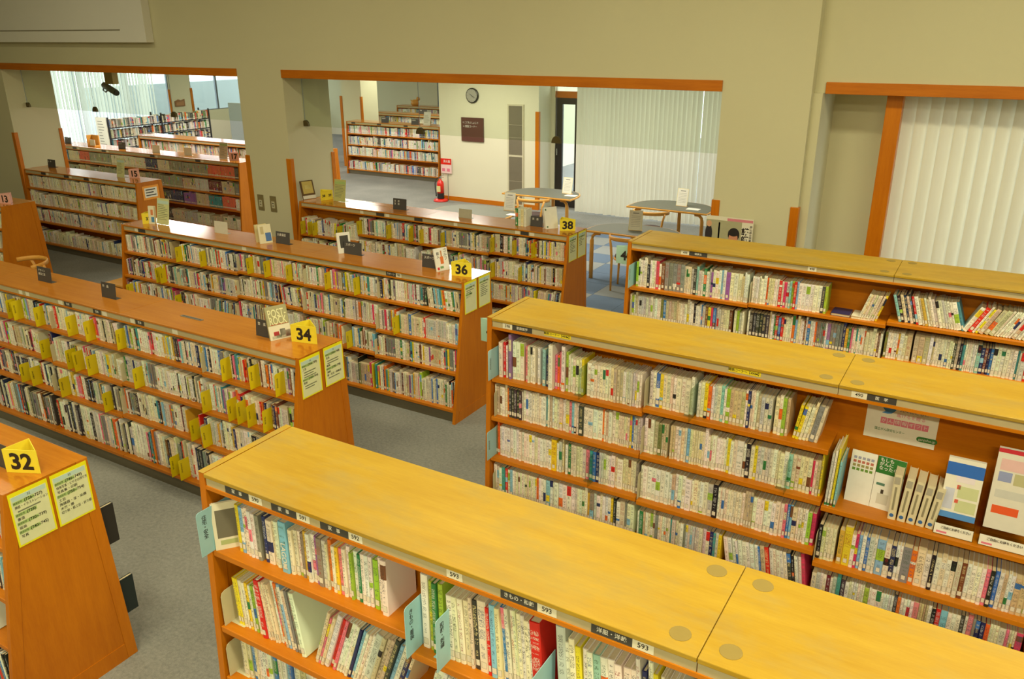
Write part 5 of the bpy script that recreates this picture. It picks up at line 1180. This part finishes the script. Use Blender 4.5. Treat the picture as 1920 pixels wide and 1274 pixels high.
for i, ch in enumerate('岡山県立図書館'): text(ch, 0.025, INK, bd, (px0 + 0.426, py - 0.0005, pz0 + 0.56 - i * 0.026), (1, 0, 0), (0, 0, 1), bold=0.01)

# ------------------------------------------------------------------ far left room
t = thing('security_camera', 'grey camera on a bracket under the left opening head', 'camera', (-12.45, 8.55, 2.4), None)
MB().box(-12.62, -12.42, 8.5, 8.6, 2.52, 2.92).build('bracket', plain('tan_bracket', rgb(186, 158, 84), 0.5), t)
MB().tube([(-12.7, 8.53, 2.5), (-12.28, 8.43, 2.4)], 0.05, 12).build('camera_body', plain('camera_grey', rgb(92, 94, 84), 0.5), t, smooth=True)
MB().tube([(-12.28, 8.43, 2.4), (-12.25, 8.425, 2.393)], 0.04, 12).build('lens', BLACK, t)
MB().tube([(-12.68, 8.53, 2.53), (-12.72, 8.51, 2.42), (-12.6, 8.47, 2.4), (-12.52, 8.47, 2.44)], 0.012, 6).build('cable', ALU, t, smooth=True)
STEEL = plain('dark_steel', rgb(70, 72, 76), 0.4, 0.6)
t = thing('magazine_rack', 'dark steel rack of paperbacks in the far left room', 'rack', (-18.3, 13.5, 0), None)
for yy in (12.1, 13.55, 15.0):
    for xx in (-18.5, -18.12): MB().box(xx - 0.015, xx + 0.015, yy - 0.015, yy + 0.015, 0, 1.46).build('post', STEEL, t)
zr = [1.22, 0.98, 0.74, 0.5, 0.2]
for zz in zr:
    MB().box(-18.5, -18.1, 12.1, 15.0, zz - 0.02, zz).build('rack_shelf', STEEL, t)
rk = CROWD; rng = random.Random(33)
for zz in zr:
    yy = 12.13
    while yy < 14.97:
        w_ = rng.uniform(0.02, 0.05); b = mkbook(rng, PD, w_, rng.uniform(0.15, 0.2), 0.12); k0 = len(rk.v); b.update(x=0, y=0, z=0, lean=0.0); rk.solid(b)
        for i in range(k0, len(rk.v)):
            px, py_, pz = rk.v[i]; rk.v[i] = (-18.15 - py_, yy + px, zz + pz)
        yy += w_ + 0.001
t = thing('notice_board', 'tall white notice on the near end of the steel rack', 'notice', (-18.3, 12.05, 0.5), None)
p = MB().box(-18.5, -18.12, 12.05, 12.07, 0.5, 1.46).build('board', WHITE, t)
for i in range(12): MB().box(-18.44, -18.44 + 0.26 * rng.uniform(0.4, 1), 12.047, 12.05, 1.36 - i * 0.065, 1.375 - i * 0.065).build('printed_line', plain('grey_text', rgb(140, 138, 126), 0.6), p)
t = thing('office_partition', 'grey office partition on a wooden base in the far room', 'partition', (-18.2, 17.2, 0), None)
for a, b, y_ in ((-19.2, -18.55, 16.6), (-18.5, -17.9, 16.7)):
    MB().box(a, b, y_, y_ + 0.06, 0.35, 1.45).build('panel', plain('partition_grey', rgb(186, 190, 182), 0.6), t); MB().box(a, b, y_ - 0.02, y_ + 0.3, 0.0, 0.35).build('base', SIDE, t)
MB().box(-18.25, -18.05, 16.685, 16.7, 1.1, 1.32).build('blue_poster', bp_, t)
chair(-16.6, 15.7, 1.0, 'chair with a blue seat in the far left room', cush=plain('blue_cushion', rgb(70, 110, 190), 0.7))
t = thing('wall_ornament', 'brown wooden ornament on the far left wall', 'ornament', (XL, 16.6, 1.3), None)
MB().prism([(XL + 0.002, 16.38, 1.28), (XL + 0.002, 16.72, 1.28), (XL + 0.002, 16.72, 1.48), (XL + 0.002, 16.6, 1.45), (XL + 0.002, 16.5, 1.48), (XL + 0.002, 16.38, 1.43)], (0.03, 0, 0)).build('board', plain('brown_board', rgb(150, 104, 66), 0.6), t)
MB().prism([(XL + 0.032, 16.42, 1.31), (XL + 0.032, 16.68, 1.31), (XL + 0.032, 16.68, 1.42), (XL + 0.032, 16.42, 1.4)], (0.004, 0, 0)).build('relief', plain('brown_relief', rgb(176, 128, 84), 0.6), t)
# alcove: stand with green leaflets, small carved figure
t = thing('leaflet_stand', 'stand with green picture cards behind the alcove bookcases', 'stand', (-14.0, 21.2, 0), None)
MB().box(-14.6, -13.3, 21.2, 21.7, 0, 1.3).build('cabinet', BENT, t)
MB().box(-14.6, -13.3, 21.68, 21.72, 1.3, 2.3).build('back_board', plain('dark_board', rgb(48, 66, 60), 0.6), t)
rng = random.Random(4)
for k in range(11):
    x = -14.5 + (k % 6) * 0.2; z = 1.5 + (k // 6) * 0.4; c = [(110, 170, 60), (206, 210, 190), (120, 150, 190), (210, 190, 90), (60, 120, 70)][k % 5]
    MB().box(x, x + 0.15, 21.66, 21.675, z, z + 0.24).build('picture_card', plain('card_%d_%d_%d' % c, rgb(*c), 0.5), t)
t = thing('carved_figure', 'small brown carved animal on the farthest alcove bookcase', 'figure', (-15.4, 20.3, ZL), None)
MB().lathe((-15.4, 20.3, ZL), [(0.09, 0), (0.13, 0.05), (0.11, 0.13), (0.05, 0.17)], 12).build('body', BENT, t, smooth=True)
MB().lathe((-15.28, 20.3, ZL + 0.13), [(0.02, 0), (0.06, 0.03), (0.06, 0.08), (0.02, 0.12)], 10).build('head', BENT, t, smooth=True)
MB().tube([(-15.5, 20.3, ZL + 0.1), (-15.56, 20.3, ZL + 0.16)], [0.03, 0.008], 8).build('tail', BENT, t, smooth=True)

# every other book of the place: past the 300 largest they are one object
o = CROWD.build('shelved_books', BOOK); o['kind'] = 'stuff'; tag(o, 'thousands of library books packed on all the other shelves', 'books')
